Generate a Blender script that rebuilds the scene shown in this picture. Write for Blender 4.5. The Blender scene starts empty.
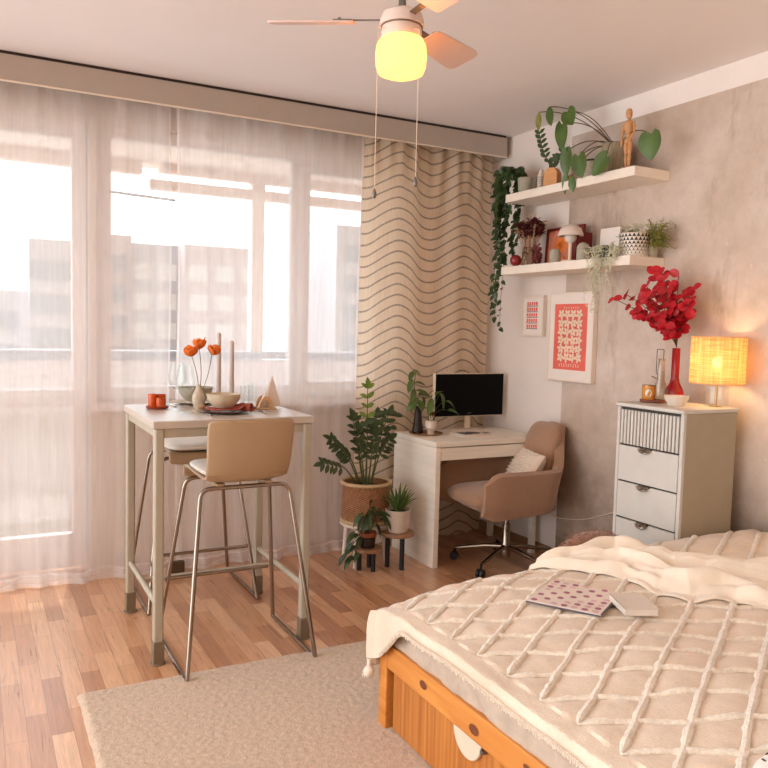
import bpy, bmesh, math, random
from mathutils import Vector, Matrix, noise
random.seed(7)
PI = math.pi
sc = bpy.context.scene
C = sc.collection

# ------------------------------------------------------------------ materials
def lin(c):
    f = lambda v: v/12.92 if v <= .04045 else ((v+.055)/1.055)**2.4
    return (f(c[0]/255), f(c[1]/255), f(c[2]/255), 1)

class NT:
    def __init__(s, name):
        s.m = bpy.data.materials.new(name); s.m.use_nodes = True
        s.t = s.m.node_tree; s.n = s.t.nodes; s.l = s.t.links
        s.b = s.n['Principled BSDF']; s.o = s.n['Material Output']
    def N(s, typ, **kw):
        n = s.n.new('ShaderNode'+typ)
        for k, v in kw.items():
            if hasattr(n, k): setattr(n, k, v)
            else: n.inputs[k.replace('_', ' ')].default_value = v
        return n
    def L(s, a, b): s.l.new(a, b)
    def coord(s, scale=(1, 1, 1), rot=(0, 0, 0), out='Object', loc=(0, 0, 0)):
        t = s.N('TexCoord'); m = s.N('Mapping')
        m.inputs['Scale'].default_value = scale; m.inputs['Rotation'].default_value = rot
        m.inputs['Location'].default_value = loc
        s.L(t.outputs[out], m.inputs['Vector']); return m.outputs['Vector']
    def noise(s, vec, scale, detail=3, rough=.55, dist=0):
        n = s.N('TexNoise'); n.inputs['Scale'].default_value = scale
        n.inputs['Detail'].default_value = detail; n.inputs['Roughness'].default_value = rough
        n.inputs['Distortion'].default_value = dist
        s.L(vec, n.inputs['Vector']); return n.outputs['Fac']
    def ramp(s, fac, stops):
        r = s.N('ValToRGB'); cr = r.color_ramp
        while len(cr.elements) < len(stops): cr.elements.new(.5)
        for e, (p, c) in zip(cr.elements, stops):
            e.position = p; e.color = c if len(c) == 4 else (*c, 1)
        s.L(fac, r.inputs['Fac']); return r.outputs['Color']
    def mix(s, fac, a, b, mode='MIX'):
        n = s.N('MixRGB', blend_type=mode)
        for i, v in ((0, fac), (1, a), (2, b)):
            if isinstance(v, (int, float)): n.inputs[i].default_value = v
            elif isinstance(v, tuple): n.inputs[i].default_value = v
            else: s.L(v, n.inputs[i])
        return n.outputs[0]
    def math(s, op, a, b=0.0):
        n = s.N('Math', operation=op)
        for i, v in ((0, a), (1, b)):
            if isinstance(v, (int, float)): n.inputs[i].default_value = v
            else: s.L(v, n.inputs[i])
        return n.outputs[0]
    def bump(s, h, strength=.3, dist=.01):
        b = s.N('Bump'); b.inputs['Strength'].default_value = strength; b.inputs['Distance'].default_value = dist
        s.L(h, b.inputs['Height']); s.L(b.outputs['Normal'], s.b.inputs['Normal'])
    def col(s, c):
        if isinstance(c, tuple): s.b.inputs['Base Color'].default_value = c
        else: s.L(c, s.b.inputs['Base Color'])

M = {}
def plain(name, rgb, rough=.6, metal=0, var=.12, nscale=12, bump=0, bscale=80, sheen=0, emit=0, stretch=(1, 1, 1), sub=0, trans=0):
    k = NT(name); c = lin(rgb)
    v = k.coord(stretch)
    d = tuple(x*(1-var) for x in c[:3])+(1,); e = tuple(min(1, x*(1+var)) for x in c[:3])+(1,)
    k.col(k.ramp(k.noise(v, nscale), [(.3, d), (.7, e)]))
    k.b.inputs['Roughness'].default_value = rough; k.b.inputs['Metallic'].default_value = metal
    if sheen: k.b.inputs['Sheen Weight'].default_value = sheen
    if bump: k.bump(k.noise(k.coord(stretch), bscale, 4), bump, .004)
    if trans: k.b.inputs['Transmission Weight'].default_value = trans
    if emit:
        k.b.inputs['Emission Color'].default_value = c; k.b.inputs['Emission Strength'].default_value = emit
    M[name] = k.m; return k.m

plain('ceiling_paint', (234, 228, 225), .9, var=.02, nscale=2, bump=.15, bscale=60)
plain('wall_paint', (234, 222, 212), .9, var=.03, nscale=3, bump=.25, bscale=90)
plain('border_paint', (240, 230, 222), .9, var=.03, nscale=5, bump=.2, bscale=90)
plain('cornice_paint', (184, 172, 162), .8, var=.02)
plain('dark_gap', (60, 45, 40), .9)
plain('plastic_frame', (236, 228, 226), .4, var=.02)
plain('white_lacquer', (238, 226, 210), .45, var=.03, nscale=5)
plain('white_shelf', (240, 228, 212), .5, var=.03)
plain('desk_white', (240, 232, 218), .5, var=.05, nscale=3, stretch=(1, 1, 12))
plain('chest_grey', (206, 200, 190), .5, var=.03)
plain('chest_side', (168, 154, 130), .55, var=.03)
plain('table_metal', (176, 166, 146), .4, var=.03)
plain('foot_cap', (120, 104, 82), .5)
plain('table_top', (192, 180, 166), .35, var=.07, nscale=6, stretch=(1, 12, 1))
plain('chrome', (158, 146, 134), .18, 1, var=.03)
plain('stool_shell', (172, 144, 112), .28, var=.02)
plain('cushion_white', (230, 222, 210), .95, var=.05, bump=.4, bscale=150, sheen=.3)
plain('chair_fabric', (164, 126, 98), .95, var=.10, nscale=120, bump=.35, bscale=300, sheen=.4)
plain('black_plastic', (24, 22, 22), .45)
plain('black_wood', (30, 26, 26), .55, var=.1)
plain('screen', (2, 2, 2), .6, var=0)
plain('cream_plastic', (222, 206, 182), .4, var=.02)
plain('paper', (228, 214, 202), .8, var=.05)
plain('ink', (90, 78, 74), .8)
plain('white_ceramic', (222, 208, 192), .3, var=.03)
plain('cream_ceramic', (205, 188, 160), .5, var=.10, nscale=30)
plain('stone_ceramic', (206, 190, 166), .6, var=.15, nscale=60)
plain('rust_napkin', (158, 78, 62), .95, var=.12, bump=.4, bscale=200)
plain('plate_brown', (132, 104, 84), .5, var=.1)
plain('orange_glaze', (204, 84, 26), .25, var=.2, nscale=30)
plain('orange_petal', (242, 122, 40), .6, var=.25, nscale=60)
plain('rust_red', (168, 66, 40), .4, var=.1)
plain('candle_wax', (196, 180, 168), .5, var=.03)
plain('light_wood', (206, 168, 128), .55, var=.15, nscale=8, stretch=(1, 1, 6))
plain('tan_block', (212, 152, 96), .6, var=.1, nscale=8, stretch=(1, 1, 5))
plain('mannequin_wood', (205, 150, 100), .5, var=.12, nscale=15, stretch=(1, 1, 4))
plain('rug_pile', (200, 174, 148), 1, var=.14, nscale=60, bump=.9, bscale=140, sheen=.3)
plain('green_dark', (52, 72, 34), .4, var=.35, nscale=14)
plain('green_mid', (80, 106, 46), .45, var=.3, nscale=14)
plain('green_bright', (120, 150, 56), .45, var=.2, nscale=14)
plain('green_heart', (74, 98, 40), .35, var=.3, nscale=10)
plain('green_olive', (136, 132, 58), .6, var=.25)
plain('stem_brown', (84, 64, 40), .7)
plain('stem_green', (84, 92, 50), .6)
plain('soil', (50, 34, 24), .95, var=.3, nscale=80)
plain('terracotta', (150, 78, 48), .7, var=.1)
plain('burgundy', (96, 26, 26), .7, var=.4, nscale=40)
plain('burgundy_ball', (140, 36, 36), .3, var=.1)
plain('dried_tan', (180, 140, 110), .9, var=.2)
plain('red_leaf', (182, 16, 30), .5, var=.3, nscale=30)
plain('red_glass', (150, 10, 24), .15, var=.05)
plain('red_frame', (120, 30, 24), .5, var=.1)
plain('print_orange', (214, 130, 100), .8, var=.15, nscale=30)
plain('print_red', (236, 112, 96), .8, var=.08, nscale=10)
plain('print_red_dark', (206, 72, 60), .8)
plain('print_cream', (240, 214, 188), .8, var=.05)
plain('mat_white', (240, 228, 218), .85, var=.02)
plain('frame_white', (236, 222, 206), .5, var=.02)
plain('frame_oak', (200, 172, 130), .6, var=.08)
plain('grey_stone', (168, 160, 140), .8, var=.08, nscale=50)
plain('white_sprig', (198, 192, 160), .8, var=.15)
plain('moss_grey', (150, 146, 108), .9, var=.2)
plain('concrete_pot', (150, 134, 108), .85, var=.25, nscale=20, stretch=(6, 6, .6))
plain('camera_black', (34, 40, 38), .4)
plain('lens_grey', (170, 175, 170), .2, .6)
plain('fan_white', (222, 204, 192), .45, var=.02)
plain('fan_blade_mat', (216, 196, 186), .5, var=.03)
plain('fan_metal', (120, 112, 106), .35, .7)
plain('brass', (190, 150, 90), .3, 1, var=.05)
plain('candle_amber', (206, 140, 62), .2, var=.1)
plain('tray_brown', (132, 72, 44), .5, var=.15)
plain('mattress_grey', (186, 166, 146), .9, var=.12, nscale=20, bump=.6, bscale=25)
plain('throw_cream', (240, 224, 202), .95, var=.04, bump=.35, bscale=220, sheen=.4)
plain('tuft', (234, 220, 200), 1, var=.12, nscale=90, bump=1, bscale=180, sheen=.5)
plain('brown_fur', (150, 104, 76), 1, var=.2, nscale=30, bump=.8, bscale=120, sheen=.5)
plain('handle_white', (212, 198, 174), .4, var=.02)
plain('knot', (112, 56, 22), .6)
plain('groove', (96, 56, 24), .8)
plain('grey_groove', (62, 55, 48), .8)
plain('building_grey', (206, 206, 213), .9, var=.05, nscale=.2)  # pale tones put the distance haze into the building colours
plain('building_rose', (216, 202, 204), .9, var=.06, nscale=.2)
plain('building_window', (172, 178, 188), .5, var=.1)
plain('building_white', (236, 236, 238), .8)
plain('awning', (240, 222, 212), .9, var=.04)
plain('parapet', (236, 230, 230), .9, var=.04, nscale=3)
plain('balcony_floor', (190, 180, 172), .9)
plain('ground_out', (225, 225, 220), .95, var=.2, nscale=.3)
plain('cable_white', (220, 200, 180), .5)
plain('cushion_pattern', (226, 204, 182), .95, var=.05, bump=.4, bscale=150, sheen=.3)
plain('blue_label', (224, 224, 214), .6)
plain('dark_glass', (38, 26, 20), .12)
plain('brown_glass', (88, 42, 26), .15)
plain('skirting', (150, 110, 78), .6, var=.1)
plain('pattern_black', (36, 32, 34), .6)
plain('gold_wire', (150, 110, 60), .35, .8)

def wood(name, a, b, scale=(1, 1, 1), ns=5, rough=.4):
    k = NT(name); v = k.coord(scale)
    n = k.noise(v, ns, 5, .6, .6)
    k.col(k.ramp(n, [(.3, lin(a)), (.7, lin(b))])); k.b.inputs['Roughness'].default_value = rough
    k.bump(n, .08, .003); M[name] = k.m
wood('pine', (186, 108, 40), (220, 148, 72), (14, .9, 14), 1.5, .35)
wood('pine_panel', (150, 78, 26), (206, 134, 62), (1, 30, .6), 1.6, .4)
wood('stool_wood', (118, 84, 56), (176, 134, 96), (3, 18, 3), 2, .5)

def floor_mat():
    k = NT('laminate_floor')
    v = k.coord((1, 1, 1), (0, 0, PI/2))
    b = k.N('TexBrick'); b.offset = .37; b.offset_frequency = 2; b.squash = 1
    b.inputs['Scale'].default_value = 1
    b.inputs['Brick Width'].default_value = .46; b.inputs['Row Height'].default_value = .072
    b.inputs['Mortar Size'].default_value = .0009; b.inputs['Mortar Smooth'].default_value = .2
    b.inputs['Bias'].default_value = -.05
    b.inputs['Color1'].default_value = (0, 0, 0, 1); b.inputs['Color2'].default_value = (1, 1, 1, 1)
    b.inputs['Mortar'].default_value = (.1, .1, .1, 1)
    k.L(v, b.inputs['Vector'])
    base = k.ramp(b.outputs['Color'], [(0, lin((178, 124, 88))), (.5, lin((210, 156, 114))), (1, lin((232, 188, 148)))])
    g = k.noise(k.coord((26, 1.6, 1)), 2.2, 6, .65, 1.2)
    gr = k.ramp(g, [(.3, (.70, .66, .62, 1)), (.65, (1.1, 1.1, 1.1, 1))])
    c = k.mix(.85, base, gr, 'MULTIPLY')
    c = k.mix(k.math('MULTIPLY', b.outputs['Fac'], .6), c, lin((110, 66, 40)))
    k.col(c); k.b.inputs['Roughness'].default_value = .32
    k.L(k.math('ADD', k.math('MULTIPLY', g, .15), .22), k.b.inputs['Roughness'])
    k.b.inputs['Coat Weight'].default_value = .6; k.b.inputs['Coat Roughness'].default_value = .28; M['floor'] = k.m
floor_mat()

def concrete_mat():
    k = NT('raw_concrete'); v = k.coord()
    n1 = k.noise(v, 1.1, 6, .62, .4)
    base = k.ramp(n1, [(.28, lin((166, 146, 124))), (.5, lin((202, 182, 166))), (.72, lin((222, 206, 194)))])
    n2 = k.noise(v, 14, 5, .7)
    base = k.mix(.55, base, k.ramp(n2, [(.3, (.82, .80, .77, 1)), (.7, (1.06, 1.06, 1.06, 1))]), 'MULTIPLY')
    vo = k.N('TexVoronoi'); vo.inputs['Scale'].default_value = 16; k.L(k.coord((1, 1, .6)), vo.inputs['Vector'])
    sp = k.ramp(vo.outputs['Distance'], [(.05, (1, 1, 1, 1)), (.10, (0, 0, 0, 1))])
    n3 = k.noise(v, 3.1, 2)
    msk = k.ramp(n3, [(.5, (0, 0, 0, 1)), (.62, (1, 1, 1, 1))])
    spk = k.math('MULTIPLY', k.math('MULTIPLY', sp, msk), .55)
    base = k.mix(spk, base, lin((236, 218, 196)))
    n4 = k.noise(k.coord((1, 1, .35), loc=(3, 2, 5)), 3.5, 5, .7)
    base = k.mix(k.ramp(n4, [(.58, (0, 0, 0, 1)), (.75, (.6, .6, .6, 1))]), base, lin((120, 92, 62)))
    # brown concrete tone with shade painted in, deeper towards the floor
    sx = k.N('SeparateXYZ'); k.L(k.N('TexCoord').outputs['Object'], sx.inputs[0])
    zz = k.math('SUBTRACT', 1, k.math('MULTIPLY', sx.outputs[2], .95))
    low_shade = k.math('MULTIPLY', k.math('MAXIMUM', zz, 0), k.noise(v, 2.6, 5, .7))
    base = k.mix(k.ramp(low_shade, [(.12, (0, 0, 0, 1)), (.45, (.85, .85, .85, 1))]), base, lin((104, 78, 50)))
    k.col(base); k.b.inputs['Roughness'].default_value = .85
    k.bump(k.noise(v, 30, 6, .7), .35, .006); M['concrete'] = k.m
concrete_mat()

def striped_curtain_mat():
    k = NT('striped_curtain_cloth')
    uv = k.N('UVMap'); sx = k.N('SeparateXYZ'); k.L(uv.outputs[0], sx.inputs[0])
    nv = k.noise(uv.outputs[0], 2.5, 2)
    wob = k.math('MULTIPLY', nv, .05)
    w = k.math('MULTIPLY', k.math('COSINE', k.math('MULTIPLY', sx.outputs[0], 2*PI/.50)), .056)
    z = k.math('ADD', k.math('ADD', sx.outputs[1], w), wob)
    fr = k.math('FRACT', k.math('DIVIDE', z, .069))
    line = k.ramp(fr, [(.0, (0, 0, 0, 1)), (.08, (1, 1, 1, 1)), (.14, (1, 1, 1, 1)), (.24, (0, 0, 0, 1))])
    fib = k.noise(k.coord((1, 1, 1)), 90, 3)
    line = k.math('MULTIPLY', line, k.math('ADD', k.math('MULTIPLY', fib, .8), .3))
    base = k.ramp(k.noise(k.coord((60, 60, 4)), 3, 3), [(.3, lin((238, 218, 194))), (.7, lin((248, 234, 212)))])
    c = k.mix(line, base, lin((128, 106, 88)))
    k.col(c); k.b.inputs['Roughness'].default_value = .95
    tr = k.N('BsdfTranslucent'); k.L(c, tr.inputs[0])
    mx = k.N('MixShader'); mx.inputs[0].default_value = .52
    k.L(k.b.outputs[0], mx.inputs[1]); k.L(tr.outputs[0], mx.inputs[2]); k.L(mx.outputs[0], k.o.inputs[0])
    M['striped'] = k.m
striped_curtain_mat()

def sheer_mat(name, op, col=(246, 240, 238)):
    k = NT(name); c = lin(col)
    d = k.N('BsdfDiffuse'); d.inputs[0].default_value = c
    t = k.N('BsdfTranslucent'); t.inputs[0].default_value = c
    tp = k.N('BsdfTransparent')
    m1 = k.N('MixShader'); m1.inputs[0].default_value = .6
    k.L(d.outputs[0], m1.inputs[1]); k.L(t.outputs[0], m1.inputs[2])
    m2 = k.N('MixShader')
    n = k.noise(k.coord((70, 1, 5)), 1, 2)
    f = k.math('ADD', k.math('MULTIPLY', n, .12), op-.06)
    k.L(f, m2.inputs[0])
    k.L(tp.outputs[0], m2.inputs[1]); k.L(m1.outputs[0], m2.inputs[2]); k.L(m2.outputs[0], k.o.inputs[0])
    M[name] = k.m
sheer_mat('sheer', .47, (252, 249, 248))
sheer_mat('sheer_seam', .66, (252, 249, 248))

def clear_glass(name, tint=(250, 252, 252), gl=.08, edge=.3):
    k = NT(name)
    tp = k.N('BsdfTransparent'); tp.inputs[0].default_value = lin(tint)
    g = k.N('BsdfGlossy'); g.inputs['Roughness'].default_value = .03
    lw = k.N('LayerWeight'); lw.inputs[0].default_value = .25
    f = k.math('ADD', k.math('MULTIPLY', lw.outputs['Facing'], edge), gl)
    m = k.N('MixShader'); k.L(f, m.inputs[0]); k.L(tp.outputs[0], m.inputs[1]); k.L(g.outputs[0], m.inputs[2])
    k.L(m.outputs[0], k.o.inputs[0]); M[name] = k.m
clear_glass('pane_glass', gl=.01)
clear_glass('clear_glass', (252, 254, 254), .03, .16)
clear_glass('smoke_glass', (242, 236, 228), .06, .3)

def weave(name, a, b, sc1, bumpd=.004, strength=.8):
    k = NT(name); t = k.coord()
    sx = k.N('SeparateXYZ'); k.L(t, sx.inputs[0])
    ang = k.math('ARCTAN2', sx.outputs[1], sx.outputs[0])
    u = k.math('SINE', k.math('MULTIPLY', ang, sc1)); w = k.math('SINE', k.math('MULTIPLY', sx.outputs[2], 2*PI/.011))
    p = k.math('MULTIPLY', u, w)
    n = k.noise(t, 40, 3)
    f = k.math('ADD', k.math('MULTIPLY', p, .8), n)
    k.col(k.ramp(f, [(.15, lin(a)), (.8, lin(b))])); k.b.inputs['Roughness'].default_value = .7
    k.bump(p, strength, bumpd); M[name] = k.m
weave('rattan', (96, 54, 30), (206, 150, 104), 34)

def lampshade_mat():
    k = NT('raffia_shade'); t = k.coord()
    sx = k.N('SeparateXYZ'); k.L(t, sx.inputs[0])
    n1 = k.noise(k.coord((1, 1, 30)), 8, 3); n2 = k.noise(k.coord((30, 30, 1)), 4, 3)
    f = k.math('MULTIPLY', k.math('ADD', n1, n2), .5)
    c = k.ramp(f, [(.38, lin((226, 168, 100))), (.6, lin((255, 232, 184)))])
    d = k.N('BsdfDiffuse'); tr = k.N('BsdfTranslucent'); k.L(c, d.inputs[0]); k.L(c, tr.inputs[0])
    m = k.N('MixShader'); m.inputs[0].default_value = .6
    k.L(d.outputs[0], m.inputs[1]); k.L(tr.outputs[0], m.inputs[2])
    tp = k.N('BsdfTransparent'); m2 = k.N('MixShader')
    k.L(k.ramp(f, [(.42, (.34, .34, .34, 1)), (.56, (.05, .05, .05, 1))]), m2.inputs[0])
    k.L(m.outputs[0], m2.inputs[1]); k.L(tp.outputs[0], m2.inputs[2]); k.L(m2.outputs[0], k.o.inputs[0])
    M['raffia'] = k.m
lampshade_mat()

def emis(name, rgb, s):
    k = NT(name); k.b.inputs['Base Color'].default_value = lin(rgb)
    k.b.inputs['Emission Color'].default_value = lin(rgb); k.b.inputs['Emission Strength'].default_value = s
    M[name] = k.m
emis('bulb_glow', (255, 214, 130), 14)

def globe_mat():
    k = NT('fan_globe_glass')
    d = k.N('BsdfDiffuse'); d.inputs[0].default_value = lin((255, 214, 140))
    t = k.N('BsdfTranslucent'); t.inputs[0].default_value = lin((255, 205, 90))
    m = k.N('MixShader'); m.inputs[0].default_value = .7
    e = k.N('Emission'); e.inputs[0].default_value = lin((255, 214, 120)); e.inputs[1].default_value = .75
    a = k.N('AddShader')
    k.L(d.outputs[0], m.inputs[1]); k.L(t.outputs[0], m.inputs[2])
    k.L(m.outputs[0], a.inputs[0]); k.L(e.outputs[0], a.inputs[1]); k.L(a.outputs[0], k.o.inputs[0]); M['globe'] = k.m
globe_mat()

def spread_mat():
    k = NT('bedspread_cloth'); v = k.coord()
    n = k.noise(v, 5, 4); n2 = k.noise(v, 160, 3)
    c = k.ramp(n, [(.3, lin((219, 197, 173))), (.7, lin((233, 214, 191)))])
    c = k.mix(.5, c, k.ramp(n2, [(.3, (.85, .83, .8, 1)), (.7, (1.05, 1.05, 1.05, 1))]), 'MULTIPLY')
    k.col(c); k.b.inputs['Roughness'].default_value = .95; k.b.inputs['Sheen Weight'].default_value = .3
    k.bump(k.math('ADD', n2, k.math('MULTIPLY', n, .5)), .5, .004); M['bedspread'] = k.m
spread_mat()

M['screen'].node_tree.nodes['Principled BSDF'].inputs['Specular IOR Level'].default_value = .12
# ------------------------------------------------------------------ mesh builder
class MB:
    def __init__(s): s.v = []; s.f = []; s.uv = None
    def add(s, vs, fs):
        o = len(s.v); s.v += [tuple(p) for p in vs]; s.f += [tuple(i+o for i in f) for f in fs]; return s
    def box(s, lo, hi, rz=0, piv=None):
        x0, y0, z0 = lo; x1, y1, z1 = hi
        vs = [Vector(p) for p in ((x0, y0, z0), (x1, y0, z0), (x1, y1, z0), (x0, y1, z0), (x0, y0, z1), (x1, y0, z1), (x1, y1, z1), (x0, y1, z1))]
        if rz:
            c = Vector(piv or ((x0+x1)/2, (y0+y1)/2, 0)); R = Matrix.Rotation(rz, 3, 'Z')
            vs = [R @ (p-c)+c for p in vs]
        return s.add(vs, [(0, 3, 2, 1), (4, 5, 6, 7), (0, 1, 5, 4), (1, 2, 6, 5), (2, 3, 7, 6), (3, 0, 4, 7)])
    def obox(s, c, ax, ay, az):   # oriented box from centre and half-axis vectors
        c = Vector(c); ax = Vector(ax); ay = Vector(ay); az = Vector(az); vs = []
        for k in (-1, 1):
            for i, j in ((-1, -1), (1, -1), (1, 1), (-1, 1)): vs.append(c+ax*i+ay*j+az*k)
        return s.add(vs, [(0, 3, 2, 1), (4, 5, 6, 7), (0, 1, 5, 4), (1, 2, 6, 5), (2, 3, 7, 6), (3, 0, 4, 7)])
    def tube(s, pts, r, n=10, closed=False, cap=True):
        pts = [Vector(p) for p in pts]; N = len(pts); rings = []
        prev = None
        for i, p in enumerate(pts):
            if closed: t = (pts[(i+1) % N]-pts[i-1])
            else: t = pts[min(i+1, N-1)]-pts[max(i-1, 0)]
            t.normalize()
            if prev is None:
                a = Vector((0, 0, 1)) if abs(t.z) < .9 else Vector((1, 0, 0))
                u = t.cross(a).normalized()
            else:
                u = (prev-t*prev.dot(t)); u = u.normalized() if u.length > 1e-6 else t.orthogonal().normalized()
            prev = u; w = t.cross(u)
            rr = r[i] if isinstance(r, (list, tuple)) else r
            rings.append([p+(u*math.cos(2*PI*k/n)+w*math.sin(2*PI*k/n))*rr for k in range(n)])
        vs = [q for rg in rings for q in rg]; fs = []
        for i in range(N if closed else N-1):
            j = (i+1) % N
            for k in range(n): fs.append((i*n+k, i*n+(k+1) % n, j*n+(k+1) % n, j*n+k))
        if cap and not closed:
            fs.append(tuple(reversed(range(n)))); fs.append(tuple((N-1)*n+k for k in range(n)))
        return s.add(vs, fs)
    def lathe(s, prof, c=(0, 0, 0), n=32, cap=True, ang=0):
        vs = []; N = len(prof)
        for r, z in prof:
            for k in range(n):
                a = 2*PI*k/n+ang; vs.append((c[0]+r*math.cos(a), c[1]+r*math.sin(a), c[2]+z))
        fs = []
        for i in range(N-1):
            for k in range(n): fs.append((i*n+k, i*n+(k+1) % n, (i+1)*n+(k+1) % n, (i+1)*n+k))
        if cap:
            if prof[0][0] > 1e-5: fs.append(tuple(reversed(range(n))))
            if prof[-1][0] > 1e-5: fs.append(tuple((N-1)*n+k for k in range(n)))
        return s.add(vs, fs)
    def grid(s, f, nu, nv, uvf=None, closed_u=False):
        o = len(s.v)
        for j in range(nv+1):
            for i in range(nu+1): s.v.append(tuple(f(i/nu, j/nv)))
        for j in range(nv):
            for i in range(nu):
                a = o+j*(nu+1)+i; s.f.append((a, a+1, a+nu+2, a+nu+1))
        return s
    def ball(s, c, r, n=14, sq=(1, 1, 1)):
        P = [(max(1e-4, math.sin(PI*i/(n//2+2)))*1, -math.cos(PI*i/(n//2+2))) for i in range(n//2+3)]
        o = len(s.v); s.lathe([(r*a, r*b) for a, b in P], (0, 0, 0), n)
        for i in range(o, len(s.v)):
            x, y, z = s.v[i]; s.v[i] = (c[0]+x*sq[0], c[1]+y*sq[1], c[2]+z*sq[2])
        return s
    def leaf(s, p, d, up, L, W, droop=.2, shape='oval', fold=.15, nu=6, petiole=0):
        p = Vector(p); d = Vector(d).normalized(); up = Vector(up)
        side = d.cross(up)
        side = side.normalized() if side.length > 1e-5 else d.orthogonal().normalized()
        up = side.cross(d).normalized()
        vs = []
        for i in range(nu+1):
            t = i/nu
            if shape == 'heart': w = max(0, math.sin(PI*min(1, t*.73+.27)))**.85; ext = -.20
            elif shape == 'long': w = math.sin(PI*min(1, (t*.93+.07)))**.7*(1-.45*t); ext = 0
            elif shape == 'round': w = math.sin(PI*min(1, t*.94+.06))**.5; ext = 0
            else: w = math.sin(PI*min(1, t*.93+.06))**.8; ext = 0
            if i == nu: w = .02
            c = p+d*(L*t)-up*(droop*L*t*t)-Vector((0, 0, droop*L*t*t*.4))
            back = d*(L*ext*(1-t)**3) if shape == 'heart' else Vector((0, 0, 0))
            for q in (-1, -.5, 0, .5, 1):
                vs.append(c+side*(W*.5*w*q)+up*(fold*W*abs(q)*w)+back*(1.0 if abs(q) == .5 else (.35 if q else 0)))
        fs = []
        for i in range(nu):
            for k in range(4): a = i*5+k; fs.append((a, a+1, a+6, a+5))
        return s.add(vs, fs)
    def build(s, name, m, parent=None, smooth=True, bevel=0, bs=2, sub=0, loc=None, solid=0):
        me = bpy.data.meshes.new(name); me.from_pydata(s.v, [], s.f); me.update()
        if s.uv:
            ul = me.uv_layers.new(name='UVMap')
            for lp in me.loops: ul.data[lp.index].uv = s.uv[lp.vertex_index]
        if smooth is True:
            me.polygons.foreach_set('use_smooth', [True]*len(me.polygons))
        bm = bmesh.new(); bm.from_mesh(me); bmesh.ops.recalc_face_normals(bm, faces=bm.faces)
        if smooth:
            for e in bm.edges:
                if len(e.link_faces) == 2 and e.calc_face_angle(0) > math.radians(38): e.smooth = False
        bm.to_mesh(me); bm.free()
        me.materials.append(M[m] if isinstance(m, str) else m)
        o = bpy.data.objects.new(name, me); C.objects.link(o)
        if parent: o.parent = parent
        if loc: o.location = loc
        if solid: q = o.modifiers.new('s', 'SOLIDIFY'); q.thickness = solid; q.offset = 0
        if bevel:
            q = o.modifiers.new('b', 'BEVEL'); q.width = bevel; q.segments = bs; q.limit_method = 'ANGLE'
        if sub:
            q = o.modifiers.new('u', 'SUBSURF'); q.levels = sub; q.render_levels = sub
        return o

def thing(name, label, cat, loc=(0, 0, 0), rz=0, group=None):
    o = bpy.data.objects.new(name, None); C.objects.link(o); o.empty_display_size = .05
    o.location = loc; o.rotation_euler = (0, 0, rz); o['label'] = label; o['category'] = cat
    if group: o['group'] = group
    return o
def tag(o, label, cat, group=None, kind=None):
    o['label'] = label; o['category'] = cat
    if group: o['group'] = group
    if kind: o['kind'] = kind
    return o
def struct(o, label=None, cat=None):
    o['kind'] = 'structure'
    if label: o['label'] = label
    if cat: o['category'] = cat
    return o
def dup(root, loc, rz, label, group=None):
    r = root.copy(); C.objects.link(r); r.location = loc; r.rotation_euler = (0, 0, rz); r['label'] = label
    if group: r['group'] = group
    for ch in list(root.children):
        c = ch.copy(); C.objects.link(c); c.parent = r
        for g in list(ch.children):
            d = g.copy(); C.objects.link(d); d.parent = c
    return r
def arc(c, r, a0, a1, n, plane='xy'):
    out = []
    for i in range(n+1):
        a = a0+(a1-a0)*i/n; x, y = r*math.cos(a), r*math.sin(a)
        out.append((c[0]+x, c[1]+y, c[2]) if plane == 'xy' else ((c[0]+x, c[1], c[2]+y) if plane == 'xz' else (c[0], c[1]+x, c[2]+y)))
    return out
def fillet(pts, r, n=5):
    pts = [Vector(p) for p in pts]; out = [pts[0]]
    for i in range(1, len(pts)-1):
        a, b, c = pts[i-1], pts[i], pts[i+1]
        d1 = (a-b); d2 = (c-b); rr = min(r, d1.length*.45, d2.length*.45)
        p, q = b+d1.normalized()*rr, b+d2.normalized()*rr
        for k in range(n+1):
            t = k/n; out.append(p*(1-t)**2+b*2*t*(1-t)+q*t*t)
    out.append(pts[-1]); return out
def curve(p0, p1, sag, n=10, side=(0, 0, 1)):
    p0, p1, sd = Vector(p0), Vector(p1), Vector(side)
    return [p0.lerp(p1, i/n)+sd*(sag*math.sin(PI*i/n)) for i in range(n+1)]
sstep = lambda a, b, x: (lambda t: t*t*(3-2*t))(max(0, min(1, (x-a)/(b-a))))

# ------------------------------------------------------------------ the room
RW = 3.2; CZ = 2.71; WY = 4.55
o = MB().box((-1.7, -1.6, -.12), (RW+.2, WY+.3, 0)).build('floor', 'floor', smooth=False)
struct(o, 'warm brown wooden laminate floor in staggered strips', 'floor')
o = MB().box((-1.7, -1.6, CZ), (RW+.2, WY+.3, CZ+.2)).build('ceiling', 'ceiling_paint', smooth=False)
struct(o, 'plain white painted ceiling', 'ceiling')
# right wall: bare concrete with a painted border above and a painted field near the window
b = MB().box((RW, -1.6, 0), (RW+.2, WY+.3, CZ))
wr = b.build('wall_right', 'wall_paint', smooth=False); struct(wr, 'right wall, painted near the window and bare concrete beyond', 'wall')
MB().box((RW-.002, -1.6, 0), (RW+.01, 3.69, 2.59)).build('concrete_face', 'concrete', wr, smooth=False)
MB().box((RW-.003, -1.6, 2.59), (RW+.01, 3.69, CZ)).build('painted_border', 'border_paint', wr, smooth=False)
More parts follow.
